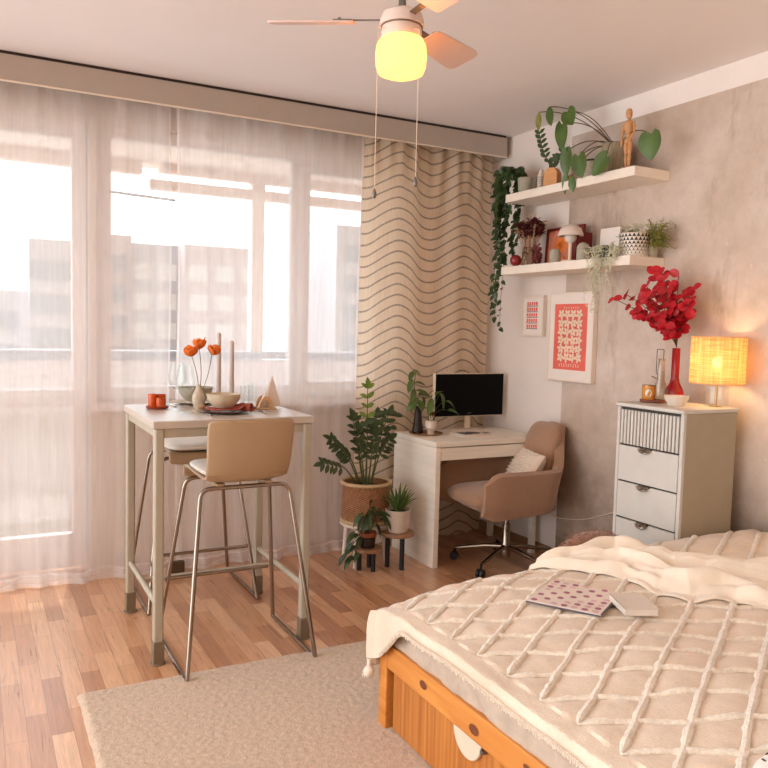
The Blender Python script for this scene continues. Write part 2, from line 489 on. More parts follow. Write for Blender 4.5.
# window wall with openings for balcony door (x -.95..0.56) and window (0.62..2.38)
b = MB()
b.box((-1.7, WY, 0), (-.42, WY+.3, CZ)).box((-.42, WY, 2.50), (.56, WY+.3, CZ)).box((.56, WY, 0), (.60, WY+.3, CZ))
b.box((.60, WY, 0), (2.36, WY+.3, .96)).box((.60, WY, 2.50), (2.36, WY+.3, CZ)).box((2.36, WY, 0), (RW, WY+.3, CZ))
struct(b.build('wall_window', 'wall_paint', smooth=False), 'window wall behind the curtains', 'wall')
b = MB().box((.585, WY-.10, .915), (2.40, WY+.10, .945))
struct(b.build('trim_1', 'plastic_frame', bevel=.004), 'white window sill behind the sheer curtain', 'sill')
MBb = MB().box((RW-.014, 2.8, 0), (RW-.001, WY, .06)); struct(MBb.build('baseboard_right', 'skirting', smooth=False), 'low wooden skirting along right wall', 'baseboard')

def sash(par, x0, x1, z0, z1, gx0, gx1, gz0, gz1, y=WY+.05, m='plastic_frame', name='window_frame', t=.06):
    b = MB().box((x0, y, z0), (gx0, y+t, z1)).box((gx1, y, z0), (x1, y+t, z1)).box((gx0, y, z0), (gx1, y+t, gz0)).box((gx0, y, gz1), (gx1, y+t, z1))
    f = b.build(name, m, par, bevel=.008, smooth=False)
    MB().box((gx0-.005, y+.025, gz0-.005), (gx1+.005, y+.031, gz1+.005)).build('glass_pane', 'pane_glass', f, smooth=False)
    return f
d = thing('door_1', 'white balcony door with two glass panes behind the sheer curtain', 'door', (0, 0, 0)); d['kind'] = 'structure'
sash(d, -.42, .555, .98, 2.50, -.30, .478, 1.03, 2.40, name='door_frame')
sash(d, -.42, .555, .02, .98, -.30, .478, .215, .935, name='door_frame')
b = MB().box((-.36, WY+.02, 1.00), (-.34, WY+.05, 1.03)).tube(fillet([(-.35, WY+.04, 1.02), (-.35, WY-.0, 1.02), (-.24, WY-.0, 1.02)], .02), .008)
b.build('door_handle', 'plastic_frame', d)
w = thing('window_1', 'wide white framed window sash left of the mullion', 'window'); w['kind'] = 'structure'
sash(w, .60, 1.80, .96, 2.50, .685, 1.755, 1.04, 2.43)
w2 = thing('window_2', 'narrow white framed window sash beside the striped curtain', 'window'); w2['kind'] = 'structure'
sash(w2, 1.80, 2.36, .96, 2.50, 1.885, 2.28, 1.06, 2.37)
MB().box((1.79, WY+.0, 1.55), (1.815, WY+.05, 1.58)).box((1.795, WY-.01, 1.47), (1.81, WY+.0, 1.58)).build('window_handle', 'plastic_frame', w2, bevel=.003)
# cornice box
cb = thing('cornice_box', 'long greige curtain cornice box under the ceiling', 'cornice'); cb['kind'] = 'structure'
MB().box((-1.7, 4.28, 2.568), (3.155, 4.30, 2.694)).box((3.135, 4.30, 2.568), (3.155, WY, 2.694)).build('fascia', 'cornice_paint', cb, bevel=.002)
MB().box((-1.7, 4.288, 2.694), (3.15, WY, 2.712)).build('shadow_gap', 'dark_gap', cb, smooth=False)
MB().box((-1.7, 4.276, 2.562), (3.158, 4.284, 2.571)).build('edge_strip', 'frame_white', cb, bevel=.002)

# ------------------------------------------------------------------ curtains
def wave_sum(x, seed, ks):
    r = random.Random(seed); s = 0
    for k, a in ks: s += a*math.sin(2*PI*x/k+r.uniform(0, 6))
    return s
def sheer(name, x0, x1, seed, nu, y0=4.41, seam=True, label=''):
    top, nv = 2.60, 44
    r = random.Random(seed)
    def f(u, v):
        x = x0+(x1-x0)*u; z = top*(1-v)
        low = sstep(.35, 0, z)
        fold = wave_sum(x+.02*noise.noise(Vector((x*3, z*.6, seed))), seed, ((.11, .006), (.07, .0025), (.21, .010), (.37, .012)))
        y = y0+fold*(1+.3*v)
        y -= low*(.03+.03*noise.noise(Vector((x*4, 0, seed+5))))
        if v > .985: y -= .02; z = .004
        zz = z+.02*low*noise.noise(Vector((x*7, z*9, seed)))*(1 if v < .98 else 0)
        return (x+.006*math.sin(z*3+x*9), y, max(zz, .004))
    o = MB().grid(f, nu, nv).build(name, 'sheer')
    tag(o, label, 'curtain')
    if seam:
        hb = MB()
        for uu in ((0, .012/(x1-x0)), (1-.012/(x1-x0), 1)):
            hb.grid(lambda a, v, uu=uu: (lambda p: (p[0], p[1]-.002, p[2]))(f(uu[0]+(uu[1]-uu[0])*a, v)), 1, nv)
        hb.grid(lambda a, v: (lambda p: (p[0], p[1]-.003, p[2]))(f(a, .975+.025*v)), nu, 3)
        hb.build('hem', 'sheer_seam', o)
    return o
sheer('sheer_curtain', -1.6, .975, 3, 420, label='white sheer curtain over the balcony door, left of the gap')
sheer('sheer_curtain', 1.008, 2.15, 8, 240, label='white sheer curtain over the window, right of the gap', y0=4.41)

def striped():
    x0, x1, nu, nv, top = 2.150, 3.13, 200, 50, 2.60
    def f(u, v):
        x = x0+(x1-x0)*u; z = .02+(top-.02)*(1-v)
        fold = .045*math.cos((x-x0)/.49*2*PI+PI)+.015*math.sin((x-x0)/.165*2*PI+.5)
        gath = .016*math.sin(x*62)*sstep(2.1, 2.6, z)
        y = 4.385-fold*(.65+.35*v)*.75+gath+.008*noise.noise(Vector((x*5, z*1.3, 2)))
        return (x-.02*v*(1-u), y, z)
    b = MB().grid(f, nu, nv); uv = []
    for j in range(nv+1):
        for i in range(nu+1): uv.append(((x1-x0)*i/nu-.005, .02+(top-.02)*(1-j/nv)))
    b.uv = uv
    o = b.build('striped_curtain', 'striped')
    tag(o, 'beige curtain with wavy dark stripes hanging in the corner behind the monitor', 'curtain')
striped()

# ------------------------------------------------------------------ outside
bal = thing('balcony', 'concrete balcony with a solid parapet outside the window', 'balcony'); bal['kind'] = 'structure'
MB().box((-3, WY+.3, -.14), (3.6, 6.05, -.02)).build('balcony_slab', 'balcony_floor', bal, smooth=False)
MB().box((-3, 5.9, -.02), (3.6, 6.0, 1.13)).build('parapet', 'parapet', bal, smooth=False)
MB().box((-3, 5.88, 1.14), (3.6, 6.02, 1.20)).build('rail', 'building_window', bal, smooth=False)
MB().box((-3, WY+.3, 2.56), (3.6, 6.05, 2.80)).build('upper_slab', 'awning', bal, smooth=False)
MB().box((1.93, 5.9, 1.2), (2.03, 6.0, 2.56)).build('post', 'awning', bal, smooth=False)
MB().box((3.3, WY+.3, -.02), (3.45, 6.05, 2.56)).build('side_wall', 'parapet', bal, smooth=False)
aw = thing('awning', 'pale pink awning rolled up above the balcony', 'awning', (0, 0, 0))
MB().box((-3, 5.80, 2.47), (1.08, 5.90, 2.57)).build('front_bar', 'awning', aw, bevel=.01)
MB().box((1.13, 5.80, 2.37), (3.25, 5.88, 2.445)).box((1.2, 5.80, 2.50), (3.25, 5.9, 2.57)).build('roller_case', 'awning', aw, bevel=.01)
MB().tube([(.80, 5.84, 2.33), (1.32, 5.84, 2.31)], .010).tube([(.80, 5.84, 2.33), (.80, 5.84, 2.52)], .008).build('awning_arm', 'building_window', aw)
def building(x0, x1, y, h, m, label, base=-14, nx=3, dz=2.7, wc='building_window', dep=9):
    t = thing('apartment_building', label, 'building', ((x0+x1)/2, y, base))
    W = (x1-x0)/2
    MB().box((-W, 0, 0), (W, dep, h-base)).build('wall', m, t, smooth=False)
    MB().box((-W-.02, -.05, h-base), (W+.02, dep+.05, h-base+.5)).build('roof_parapet', m, t, smooth=False)
    first = None
    nz = min(int((h-base)/dz)-1, 7)
    for i in range(nx):
        for k in range(nz):
            cx = -W+2*W*(i+.5)/nx; cz = h-base-2.0-k*dz
            if first is None:
                first = MB().box((-.85, -.08, -.75), (.85, .05, .75)).build('window', wc, t, smooth=False); o = first
                first.location = (cx, 0, cz)
            else:
                o = first.copy(); C.objects.link(o); o.parent = t; o.location = (cx, 0, cz)
building(-9, 3.88, 70, 3.2, 'building_grey', 'low grey apartment block at the far left outside', nx=4)
building(3.9, 8.9, 68, 7.3, 'building_grey', 'tall grey apartment tower outside, seen through the balcony door', nx=3)
building(9.9, 12.4, 72, 8.5, 'building_rose', 'narrow rose apartment tower outside, left of the curtain gap', nx=1)
building(12.42, 16.88, 73, 8.0, 'building_grey', 'grey apartment block with white balconies outside, behind the curtain gap', nx=2, wc='building_white')
building(16.9, 24.4, 71, 8.0, 'building_rose', 'rose apartment block with white windows outside, behind the candles', nx=3, wc='building_white')
building(28.8, 46.0, 64, 10.0, 'building_grey', 'grey apartment block outside, seen through the narrow sash', nx=5)
o = MB().box((-150, 9, -14.2), (200, 260, -14)).build('ground', 'ground_out', smooth=False); struct(o, 'grey-green ground far below the balcony', 'ground')

# ------------------------------------------------------------------ rug
def rug():
    x0, x1, y0, y1 = .325, 2.75, .6, 3.02
    def f(u, v):
        x = x0+(x1-x0)*u; y = y0+(y1-y0)*v
        e = min(u, 1-u, v, 1-v)
        return (x+.004*noise.noise(Vector((x*20, y*20, 1))), y+.006*noise.noise(Vector((x*14, y*14, 3))), .012*sstep(0, .006, e)+.004*(noise.noise(Vector((x*60, y*60, 0)))+1)*sstep(0, .01, e)+.001)
    return MB().grid(f, 260, 260)
o = rug().build('rug', 'rug_pile'); tag(o, 'large beige short pile rug lying on the wooden floor beside the bed', 'rug')

# ------------------------------------------------------------------ bar table
TZ = 1.015
t = thing('bar_table', 'tall pale grey metal bar table with glossy top by the window', 'table', (.980, 3.505, 0))
MB().box((-.350, -.345, .983), (.350, .345, 1.015)).build('tabletop', 'table_top', t, bevel=.004)
X, Y = .323, .322
b = MB().box((-X, -Y-.012, .945), (X, -Y+.012, .983)).box((-X, Y-.012, .945), (X, Y+.012, .983)).box((-X-.012, -Y, .945), (-X+.012, Y, .983)).box((X-.012, -Y, .945), (X+.012, Y, .983))
b.build('apron', 'table_metal', t, bevel=.002)
for sx in (-1, 1):
    for sy in (-1, 1):
        l = MB().box((sx*X-.02, sy*Y-.02, .02), (sx*X+.02, sy*Y+.02, .983)).build('leg', 'table_metal', t, bevel=.008)
        MB().box((sx*X-.023, sy*Y-.023, .004), (sx*X+.023, sy*Y+.023, .10)).lathe([(.032, 0), (.032, .008)], (sx*X, sy*Y, 0), 20).build('foot_cap', 'foot_cap', l, bevel=.004)
for sx in (-1, 1): MB().tube([(sx*X, -Y, .245), (sx*X, Y, .245)], .013).build('foot_rail', 'table_metal', t)
MB().tube([(-X, .06, .235), (X, .06, .235)], .012).build('foot_rail', 'table_metal', t)

# ------------------------------------------------------------------ bar stools
def make_stool(label, loc, rz, zt=1.035):
    t = thing('bar_stool', label, 'stool', loc, rz, 'bar stools at the tall table')
    # profile in (y,z): front lip, seat, bend, backrest (local -y is the back)
    prof = [(.215, .715), (.222, .745), (.205, .768), (.12, .770), (0, .765), (-.10, .762), (-.165, .770), (-.205, .800), (-.226, .80+(zt-.80)*.22), (-.240, .80+(zt-.80)*.52), (-.250, .80+(zt-.80)*.80), (-.256, zt)]
    prof = [Vector((0, a, c)) for a, c in prof]
    P = fillet(prof, .03, 2)
    n = len(P)
    def f(u, v):
        q = P[min(n-1, round(v*(n-1)))]
        s = (u-.5)*2; w = .174+.010*sstep(.5, 1, v)
        top = sstep(.93, 1, v)
        x = s*w*(1-.02*top)
        curl = .018*abs(s)**3
        if q.z < .79 and v < .6: z = q.z+curl*.9; y = q.y
        else: z = q.z; y = q.y+curl*1.1+.012*abs(s)**2
        z -= .010*top*max(0, abs(s)-.85)/.15
        return (x, y, z)
    MB().grid(f, 20, n-1).build('seat_shell', 'stool_shell', t, solid=.012, bevel=0, sub=1)
    # cushion
    def g(s1, s2, top):
        pass
    b = MB()
    def cu(u, v):
        a = 2*PI*u; ph = PI*(v-.5)
        ce = lambda x, e: math.copysign(abs(x)**e, x)
        return (.165*ce(math.cos(a), .35)*ce(math.cos(ph), .5), .035+.165*ce(math.sin(a), .35)*ce(math.cos(ph), .5), .797+.02*ce(math.sin(ph), .8))
    b.grid(cu, 40, 12); b.build('seat_cushion', 'cushion_white', t)
    # chrome frame: each end a bent rod; sled feet
    r = .0095
    for sy, nm in ((-1, 'leg'), (1, 'leg')):
        top_y = -.135 if sy < 0 else .12; fy = -.282 if sy < 0 else .25
        for sx in (-1, 1):
            MB().tube(fillet([(0, top_y, .740), (sx*.19+.005, top_y, .740), (sx*.272, fy, .0095)], .045), r, 10).build('leg', 'chrome', t)
    for sx in (-1, 1):
        MB().tube([(sx*.272, -.286, .0095), (sx*.272, 0, .0095), (sx*.272, .254, .0095)], r, 10).build('sled_foot', 'chrome', t)
        MB().box((sx*.272-.006, -.2, .0), (sx*.272+.006, -.17, .006)).box((sx*.272-.006, .18, .0), (sx*.272+.006, .21, .006)).build('foot_pad', 'black_plastic', t)
    MB().tube([(-.228, .205, .275), (.228, .205, .275)], r*.9, 10).build('foot_bar', 'chrome', t)
    MB().box((-.12, -.14, .742), (-.09, .13, .758)).box((.09, -.14, .742), (.12, .13, .758)).build('mounting_bracket', 'stool_shell', t, bevel=.003)
    return t
make_stool('cream shell bar stool with chrome sled legs, nearer one on the rug side', (.990, 3.22, 0), 0)
make_stool('cream shell bar stool behind the tall table by the curtain', (1.0, 3.985, 0), PI, .968)

# ------------------------------------------------------------------ table setting
def cup(prof_out, th=.003):
    inner = [(max(r-th, .0005), z+(th if i == 0 else 0)) for i, (r, z) in enumerate(prof_out)]
    return [(.0005, prof_out[0][1])]+prof_out+list(reversed(inner))+[(.0005, prof_out[0][1]+th)]
t = thing('candle_tray', 'round rust red tray under the two orange candle cups', 'tray', (.716, 3.50, TZ))
MB().lathe(cup([(.042, 0), (.050, .004), (.054, .012)], .004)).build('tray_dish', 'rust_red', t)
def ocup(x, y, h, label):
    t = thing('candle_cup', label, 'cup', (x, y, TZ+.0045))
    MB().lathe(cup([(.0205, 0), (.0215, .01), (.0215, h)], .002), n=28).build('cup', 'orange_glaze', t)
    MB().lathe([(.0005, h-.022), (.019, h-.022), (.019, h-.012), (.0005, h-.012)], n=24).build('wax', 'rust_red', t)
ocup(.699, 3.512, .062, 'taller orange ceramic candle cup, left on the rust tray')
ocup(.727, 3.478, .048, 'shorter orange ceramic candle cup, right front on the rust tray')
ocup(.737, 3.523, .060, 'dark side orange candle cup half hidden at the back of the rust tray')
def wineglass(x, y, label, k=1):
    t = thing('wine_glass', label, 'glass', (x, y, TZ), 0, 'wine glasses on the tall table')
    MB().lathe([(.0005, 0), (.034, 0), (.034, .002), (.006, .006), (.0035, .012), (.0032, .085*k), (.0045, .092*k), (.0005, .092*k)], n=28).build('stem', 'clear_glass', t)
    z = .092*k
    MB().lathe([(.001, z), (.02, z+.008), (.037, z+.028), (.042, z+.045), (.040, z+.07), (.030, z+.125), (.0285, z+.125), (.0385, z+.07), (.0405, z+.045), (.0355, z+.029), (.019, z+.0095), (.001, z+.002)], n=32, cap=False).build('bowl', 'clear_glass', t)
    return t
wineglass(.785, 3.42, 'empty wine glass on the table, left of the pair beside the orange cups')
wineglass(.790, 3.29, 'empty wine glass on the table, right of the pair in front of the flower vase', .95)
t = thing('bud_vase', 'small cream ribbed ceramic vase holding three orange poppies', 'vase', (.880, 3.42, TZ))
MB().lathe(cup([(.016, 0), (.024, .012), (.030, .045), (.029, .062), (.016, .092), (.011, .102), (.0125, .115)], .003), n=28).build('vase_body', 'stone_ceramic', t)
def poppy(x, y, z, label, tilt):
    t = thing('orange_poppy', label, 'flower', (.880, 3.42, TZ+.10))
    p = Vector((x-.880, y-3.42, z-TZ-.10))
    MB().tube(curve((0, 0, -.05), p, .01, 8, (1, 0, 0)), .0016, 6).build('stem', 'stem_green', t)
    b = MB(); r = random.Random(x*100)
    up = Vector(tilt).normalized()
    for k in range(9):
        a = 2*PI*k/9+r.uniform(-.2, .2); s = Vector((math.cos(a), math.sin(a), 0))
        b.leaf(p, (s*(1.25 if k % 2 else .7)+up*.75), up-s*.6, .050+r.uniform(-.006, .006), .046, -.25, 'round', .12)
    b.build('petals', 'orange_petal', t, solid=.0008)
    MB().ball(p+up*.008, .009, 10).build('flower_centre', 'pattern_black', t)
poppy(.842, 3.40, 1.262, 'left orange poppy in the small cream vase', (-.3, -.2, 1))
poppy(.884, 3.43, 1.295, 'topmost orange poppy in the small cream vase', (0, 0, 1))
poppy(.932, 3.39, 1.272, 'right orange poppy in the small cream vase, tilted outward', (.45, -.3, .8))
def bowl(name, x, y, z, R, h, m, label, foot=.4):
    t = thing(name, label, 'bowl', (x, y, z))
    MB().lathe(cup([(R*foot, 0), (R*.72, h*.25), (R*.93, h*.62), (R, h)], .004), n=40).build('bowl_body', m, t)
    return t
def plate(x, y, R, label, z=TZ, m='plate_brown', h=.014):
    t = thing('dinner_plate', label, 'plate', (x, y, z))
    MB().lathe(cup([(R*.55, 0), (R*.9, h*.6), (R, h)], .003), n=44).build('plate_body', m, t); return t
plate(.955, 3.255, .105, 'brown stoneware plate at the near place setting, under a rust napkin')
bowl('soup_bowl', .948, 3.262, TZ+.024, .077, .062, 'cream_ceramic', 'speckled cream bowl on the rust napkin at the near setting', .5)
plate(.925, 3.66, .105, 'stoneware plate at the far place setting behind the vase', m='stone_ceramic')
bowl('soup_bowl', .925, 3.655, TZ+.016, .085, .068, 'grey_stone', 'grey stoneware bowl on the far place setting behind the vase', .55)
def napk():
    b = MB()
    def f(u, v):
        x = -.085+.19*u; y = -.07+.13*v
        fold = .006*math.sin(u*19+v*5)+.006*math.sin(v*15+u*3)
        z = .018+fold*sstep(.3, .8, u)+.002
        if u > .72: z -= (u-.72)*.02; z += .014*abs(math.sin((u-.72)*16+v*6))
        return (x, y, max(.016, z))
    b.grid(f, 40, 24)
    pts = [(.055, -.075, .022), (.08, -.09, .018), (.10, -.085, .015)]
    return b
o = napk().build('napkin', 'rust_napkin', solid=.004); o.location = (.957, 3.25, TZ+.001)
tag(o, 'crumpled rust red cloth napkin folded between plate and cream bowl', 'napkin')
def roll(n=60):
    b = MB()
    def f(u, v):
        a = v*2*PI*1.6; r = .006+.010*v
        ax = Vector((.045*(u-.5)+.0, -.055*(u-.5), 0)); w = 1+.5*u
        return (ax.x+r*w*math.cos(a)*.6, ax.y+r*w*math.cos(a)*.6, .030+r*w*math.sin(a))
    return b.grid(f, 8, n)
o2 = roll().build('napkin_roll', 'rust_napkin', o, solid=.002); o2.location = (.075, -.035, -.004)
def ccand(x, y, ztop, label):
    t = thing('taper_candle', label, 'candle', (x, y, TZ))
    MB().lathe([(.0005, .03), (.0120, .03), (.0095, ztop-TZ-.008), (.004, ztop-TZ-.002), (.0005, ztop-TZ)], n=20).build('wax_taper', 'candle_wax', t)
    MB().lathe([(.0005, 0), (.026, 0), (.028, .006), (.015, .014), (.0165, .04), (.018, .05), (.0125, .05), (.012, .03), (.0005, .03)], n=24).build('candle_holder', 'rust_red' if x > 1.04 else 'stone_ceramic', t)
ccand(1.010, 3.56, 1.372, 'taller grey taper candle left of the pair on the table')
ccand(1.068, 3.545, 1.334, 'shorter grey taper candle in a rust holder, right of the pair')
def tumbler(x, y, h, label):
    t = thing('tumbler', label, 'glass', (x, y, TZ))
    MB().lathe(cup([(.020, 0), (.022, .01), (.023, h)], .0018), n=26).build('tumbler_body', 'clear_glass', t)
tumbler(1.105, 3.46, .105, 'clear straight tumbler left of the pair beside the napkin holder')
tumbler(1.150, 3.49, .115, 'clear straight tumbler right of the pair, next to the napkin holder')
bowl('sauce_dish', 1.095, 3.335, TZ, .026, .016, 'plate_brown', 'tiny brown sauce dish in front of the tumblers')
t = thing('napkin_holder', 'arched light wooden napkin holder on the right of the table', 'holder', (1.172, 3.38, TZ))
for yy in (-.03, .03):
    b = MB(); pts = []
    for ro in (1, .45):
        pts.append([(.034*ro*math.cos(a)*1.0, yy, .062*ro*math.sin(a) if ro == 1 else .045*math.sin(a)) for a in [PI*i/16 for i in range(17)]])
    vs = []
    for y2 in (-.006, .006):
        for pr in pts: vs += [(p[0], p[1]+y2, p[2]) for p in pr]
    n = 17; fs = []
    for i in range(16):
        fs += [(i, i+1, n+i+1, n+i), (2*n+i, 3*n+i, 3*n+i+1, 2*n+i+1), (i, 2*n+i, 2*n+i+1, i+1), (n+i, n+i+1, 3*n+i+1, 3*n+i)]
    fs += [(0, n, 3*n, 2*n), (16, 2*n+16, 3*n+16, n+16)]
    b.add(vs, fs).build('arch', 'light_wood', t, smooth=False)
MB().box((-.05, -.04, 0), (.05, .04, .008)).build('base', 'light_wood', t, bevel=.003)
b = MB().add([(-.035, -.006, 0), (.078, -.006, 0), (.030, -.004, .148), (-.035, .016, 0), (.078, .016, 0), (.030, .008, .148), (.004, -.012, .05)],
             [(0, 1, 6), (1, 2, 6), (2, 0, 6), (3, 5, 4), (0, 3, 4, 1), (1, 4, 5, 2), (2, 5, 3, 0)])
o = b.build('paper_napkin', 'paper', smooth=False, bevel=.002); o.location = (1.180, 3.38, TZ+.0085)
tag(o, 'white napkin folded into a triangle in the wooden holder', 'napkin')
def fork(x, y, rz, label, nm, L=.17):
    t = thing(nm, label, 'cutlery', (x, y, TZ+.002), rz)
    MB().tube([(0, -L/2, .001), (0, 0, .003), (0, L*.2, .001)], [.004, .0025, .002], 8).build('handle', 'chrome', t)
    b = MB()
    if nm == 'fork':
        for k in (-1, 0, 1): b.tube([(k*.002, L*.18, .001), (k*.005, L*.32, .001), (k*.005, L*.5, .003)], .0013, 6)
    else: b.box((-.007, L*.18, .0), (.007, L*.5, .002))
    b.build('head', 'chrome', t, bevel=.0005)
fork(.858, 3.235, .1, 'steel fork lying left of the near plate', 'fork')
fork(1.115, 3.24, -.12, 'steel knife lying right of the near plate', 'knife')
fork(.79, 3.62, .2, 'steel fork lying left of the far place setting', 'fork')
t = thing('coaster_dish', 'small pale flower shaped dish in front of the cream vase', 'dish', (.872, 3.335, TZ))
MB().lathe([(.0005, 0), (.04, 0), (.045, .01), (.03, .007), (.0005, .005)], n=8).build('dish_body', 'stone_ceramic', t)
o = MB().ball((0, 0, .016), .017, 12, (1.1, 1, .75)).build('bread_roll', 'dried_tan'); o.location = (.872, 3.335, TZ+.004)
tag(o, 'small tan roll lying in the flower shaped dish', 'bread')

for o in list(C.objects):
    if o.parent is None and abs(o.location.z-TZ) < .2 and o.location.y > 3.1 and o.location.x < 1.3:
        o.location.x *= 1.039; o.location.y *= 1.039
# ------------------------------------------------------------------ desk
t = thing('desk', 'white wooden desk with a slim drawer in the corner', 'desk', (2.77, 4.08, 0))
dx0, dx1, dy0, dy1 = 2.375-2.77, 3.15-2.77, 3.81-4.08, 4.32-4.08
MB().box((dx0, dy0, .722), (dx1+.03, dy1, .752)).build('desktop', 'desk_white', t, bevel=.003)
MB().box((dx0, dy0, 0), (dx0+.035, dy1, .72)).build('side_panel', 'desk_white', t, bevel=.003)
MB().box((dx1-.025, dy0+.02, .64), (dx1+.015, dy1, .722)).build('side_panel', 'desk_white', t, bevel=.003)
dr = MB().box((dx0+.037, dy0+.004, .642), (dx1-.03, dy0+.026, .716)).build('drawer', 'desk_white', t, bevel=.002)
MB().box((dx0+.037, dy0+.03, .65), (dx1-.03, dy1-.02, .655)).build('drawer_bottom', 'desk_white', dr, smooth=False)
MB().box((dx1-.03, dy0+.02, 0), (dx1+.005, dy0+.055, .64)).build('leg', 'desk_white', t, bevel=.003)
MB().box((dx1-.03, dy1-.04, 0), (dx1+.005, dy1-.005, .64)).build('leg', 'desk_white', t, bevel=.003)
MB().box((dx0+.035, dy1-.02, .30), (dx1-.03, dy1-.005, .64)).build('back_panel', 'desk_white', t, smooth=False)

DZ = .752
t = thing('monitor', 'black screen monitor with thin silver frame on the desk', 'monitor', (2.885, 4.24, DZ))
MB().box((-.272, -.012, .092), (.272, .02, .378)).build('casing', 'cream_plastic', t, bevel=.006)
MB().box((-.267, -.0145, .098), (.267, -.010, .373)).build('screen_panel', 'screen', t, smooth=False)
MB().box((-.018, .0, .008), (.018, .018, .12)).build('stand_neck', 'cream_plastic', t, bevel=.004)
b = MB().lathe([(.0005, 0), (.13, 0), (.132, .006), (.125, .012), (.0005, .013)], n=48)
b.v = [(x, y*.55-.02, z) for x, y, z in b.v]
b.build('stand_base', 'white_ceramic', t)
def text(s, size, m, parent, loc, rot, depth=.0004, name='lettering'):
    cu = bpy.data.curves.new(name, 'FONT'); cu.body = s; cu.size = size; cu.extrude = depth; cu.align_x = 'CENTER'
    o = bpy.data.objects.new('tmp', cu); C.objects.link(o)
    dg = bpy.context.evaluated_depsgraph_get(); me = bpy.data.meshes.new_from_object(o.evaluated_get(dg))
    bpy.data.objects.remove(o); me.materials.clear(); me.materials.append(M[m])
    r = bpy.data.objects.new(name, me); C.objects.link(r); r.parent = parent; r.location = loc; r.rotation_euler = rot
    return r
text('acer', .018, 'lens_grey', t, (0, -.0150, .110), (PI/2, 0, 0))
t = thing('magazine', 'white illustrated magazine lying flat on the desk before the monitor', 'magazine', (2.78, 4.03, DZ), .12)
MB().box((-.125, -.085, 0), (.125, .085, .006)).box((-.118, -.08, .0065), (.12, .083, .013)).build('pages', 'paper', t, smooth=False)
MB().lathe([(.0005, .0135), (.05, .0135), (.05, .0138), (.0005, .0138)], (0.0, 0, 0), 24).box((-.10, -.05, .0133), (-.04, .05, .0137)).box((.05, -.06, .0133), (.10, -.02, .0137)).build('cover_print', 'ink', t, smooth=False)
# plants on the desk
t = thing('round_tray', 'round brown coaster tray under the bottles on the desk corner', 'tray', (2.515, 4.16, DZ))
MB().lathe(cup([(.095, 0), (.105, .003), (.108, .010)], .004), n=40).build('tray_dish', 'stool_wood', t)
t = thing('propagation_bottle', 'dark glass bottle with leafy cutting on the round desk tray', 'bottle', (2.47, 4.19, DZ+.0045))
MB().lathe(cup([(.035, 0), (.036, .01), (.024, .10), (.021, .165), (.023, .17)], .003), n=28).build('bottle', 'dark_glass', t)
b = MB(); s = MB()
st1 = curve((0, 0, .10), (-.035, -.02, .40), .02, 10, (-1, 0, 0)); s.tube(st1, .0025, 6)
s.tube(curve((0, 0, .12), (.10, -.02, .27), .03, 8), .002, 6)
r = random.Random(4)
for (x, y, z, dx, dz, L) in ((-.045, 0, .40, .8, -.3, .06), (-.04, 0, .39, -.8, -.5, .07), (-.05, 0, .34, -.5, -.9, .08), (-.03, 0, .32, .9, .1, .07), (-.02, 0, .27, .9, .0, .09), (-.03, 0, .28, -.4, -1, .08), (0, 0, .24, .9, .15, .12),
                              (0, 0, .22, -.7, -.4, .10), (.03, 0, .23, .3, -.9, .09), (.0, 0, .21, -.1, -.2, .09), (-.02, 0, .23, -.5, -1, .09)):
    b.leaf((x, y, z), (dx, r.uniform(-.7, .2), dz), (0, -.5, 1), L, L*.5, .3, 'oval', .1)
s.build('stem', 'stem_brown', t); b.build('leaves', 'green_mid', t)
t = thing('brown_glass_vase', 'small brown glass vase with drooping plant on the round desk tray', 'vase', (2.575, 4.20, DZ+.0045))
MB().lathe(cup([(.022, 0), (.026, .01), (.020, .07), (.026, .125), (.027, .13)], .003), n=24).build('vase_body', 'brown_glass', t)
b = MB(); s = MB()
for k, (dx, dy, z, L, c) in enumerate(((.05, -.02, .25, .09, 0), (-.03, -.05, .22, .09, 0), (.09, -.03, .20, .07, 0), (.10, -.04, .14, .08, 0), (.0, -.05, .24, .08, 0))):
    s.tube(curve((0, 0, .10), (dx, dy, z), .02, 6), .0016, 5)
    b.leaf((dx, dy, z), (dx*.6, -.02, -.05+.02*k), (0, -.6, 1), L, L*.5, .5, 'oval', .1)
s.build('stem', 'stem_green', t); b.build('leaves', 'green_mid', t)
t = thing('face_mug', 'tiny white footed planter cup in front of the desk bottles', 'cup', (2.522, 4.115, DZ+.0045))
MB().lathe(cup([(.022, 0), (.022, .02), (.028, .03), (.036, .04), (.036, .085)], .003), n=28).build('cup_body', 'white_ceramic', t)
b = MB()
for k in range(7):
    a = k*2*PI/7; b.leaf((0, 0, .075), (math.cos(a)*.5, math.sin(a)*.5, 1), (math.cos(a), math.sin(a), 0), .05, .015, .1, 'long')
b.build('foliage', 'white_sprig', t)

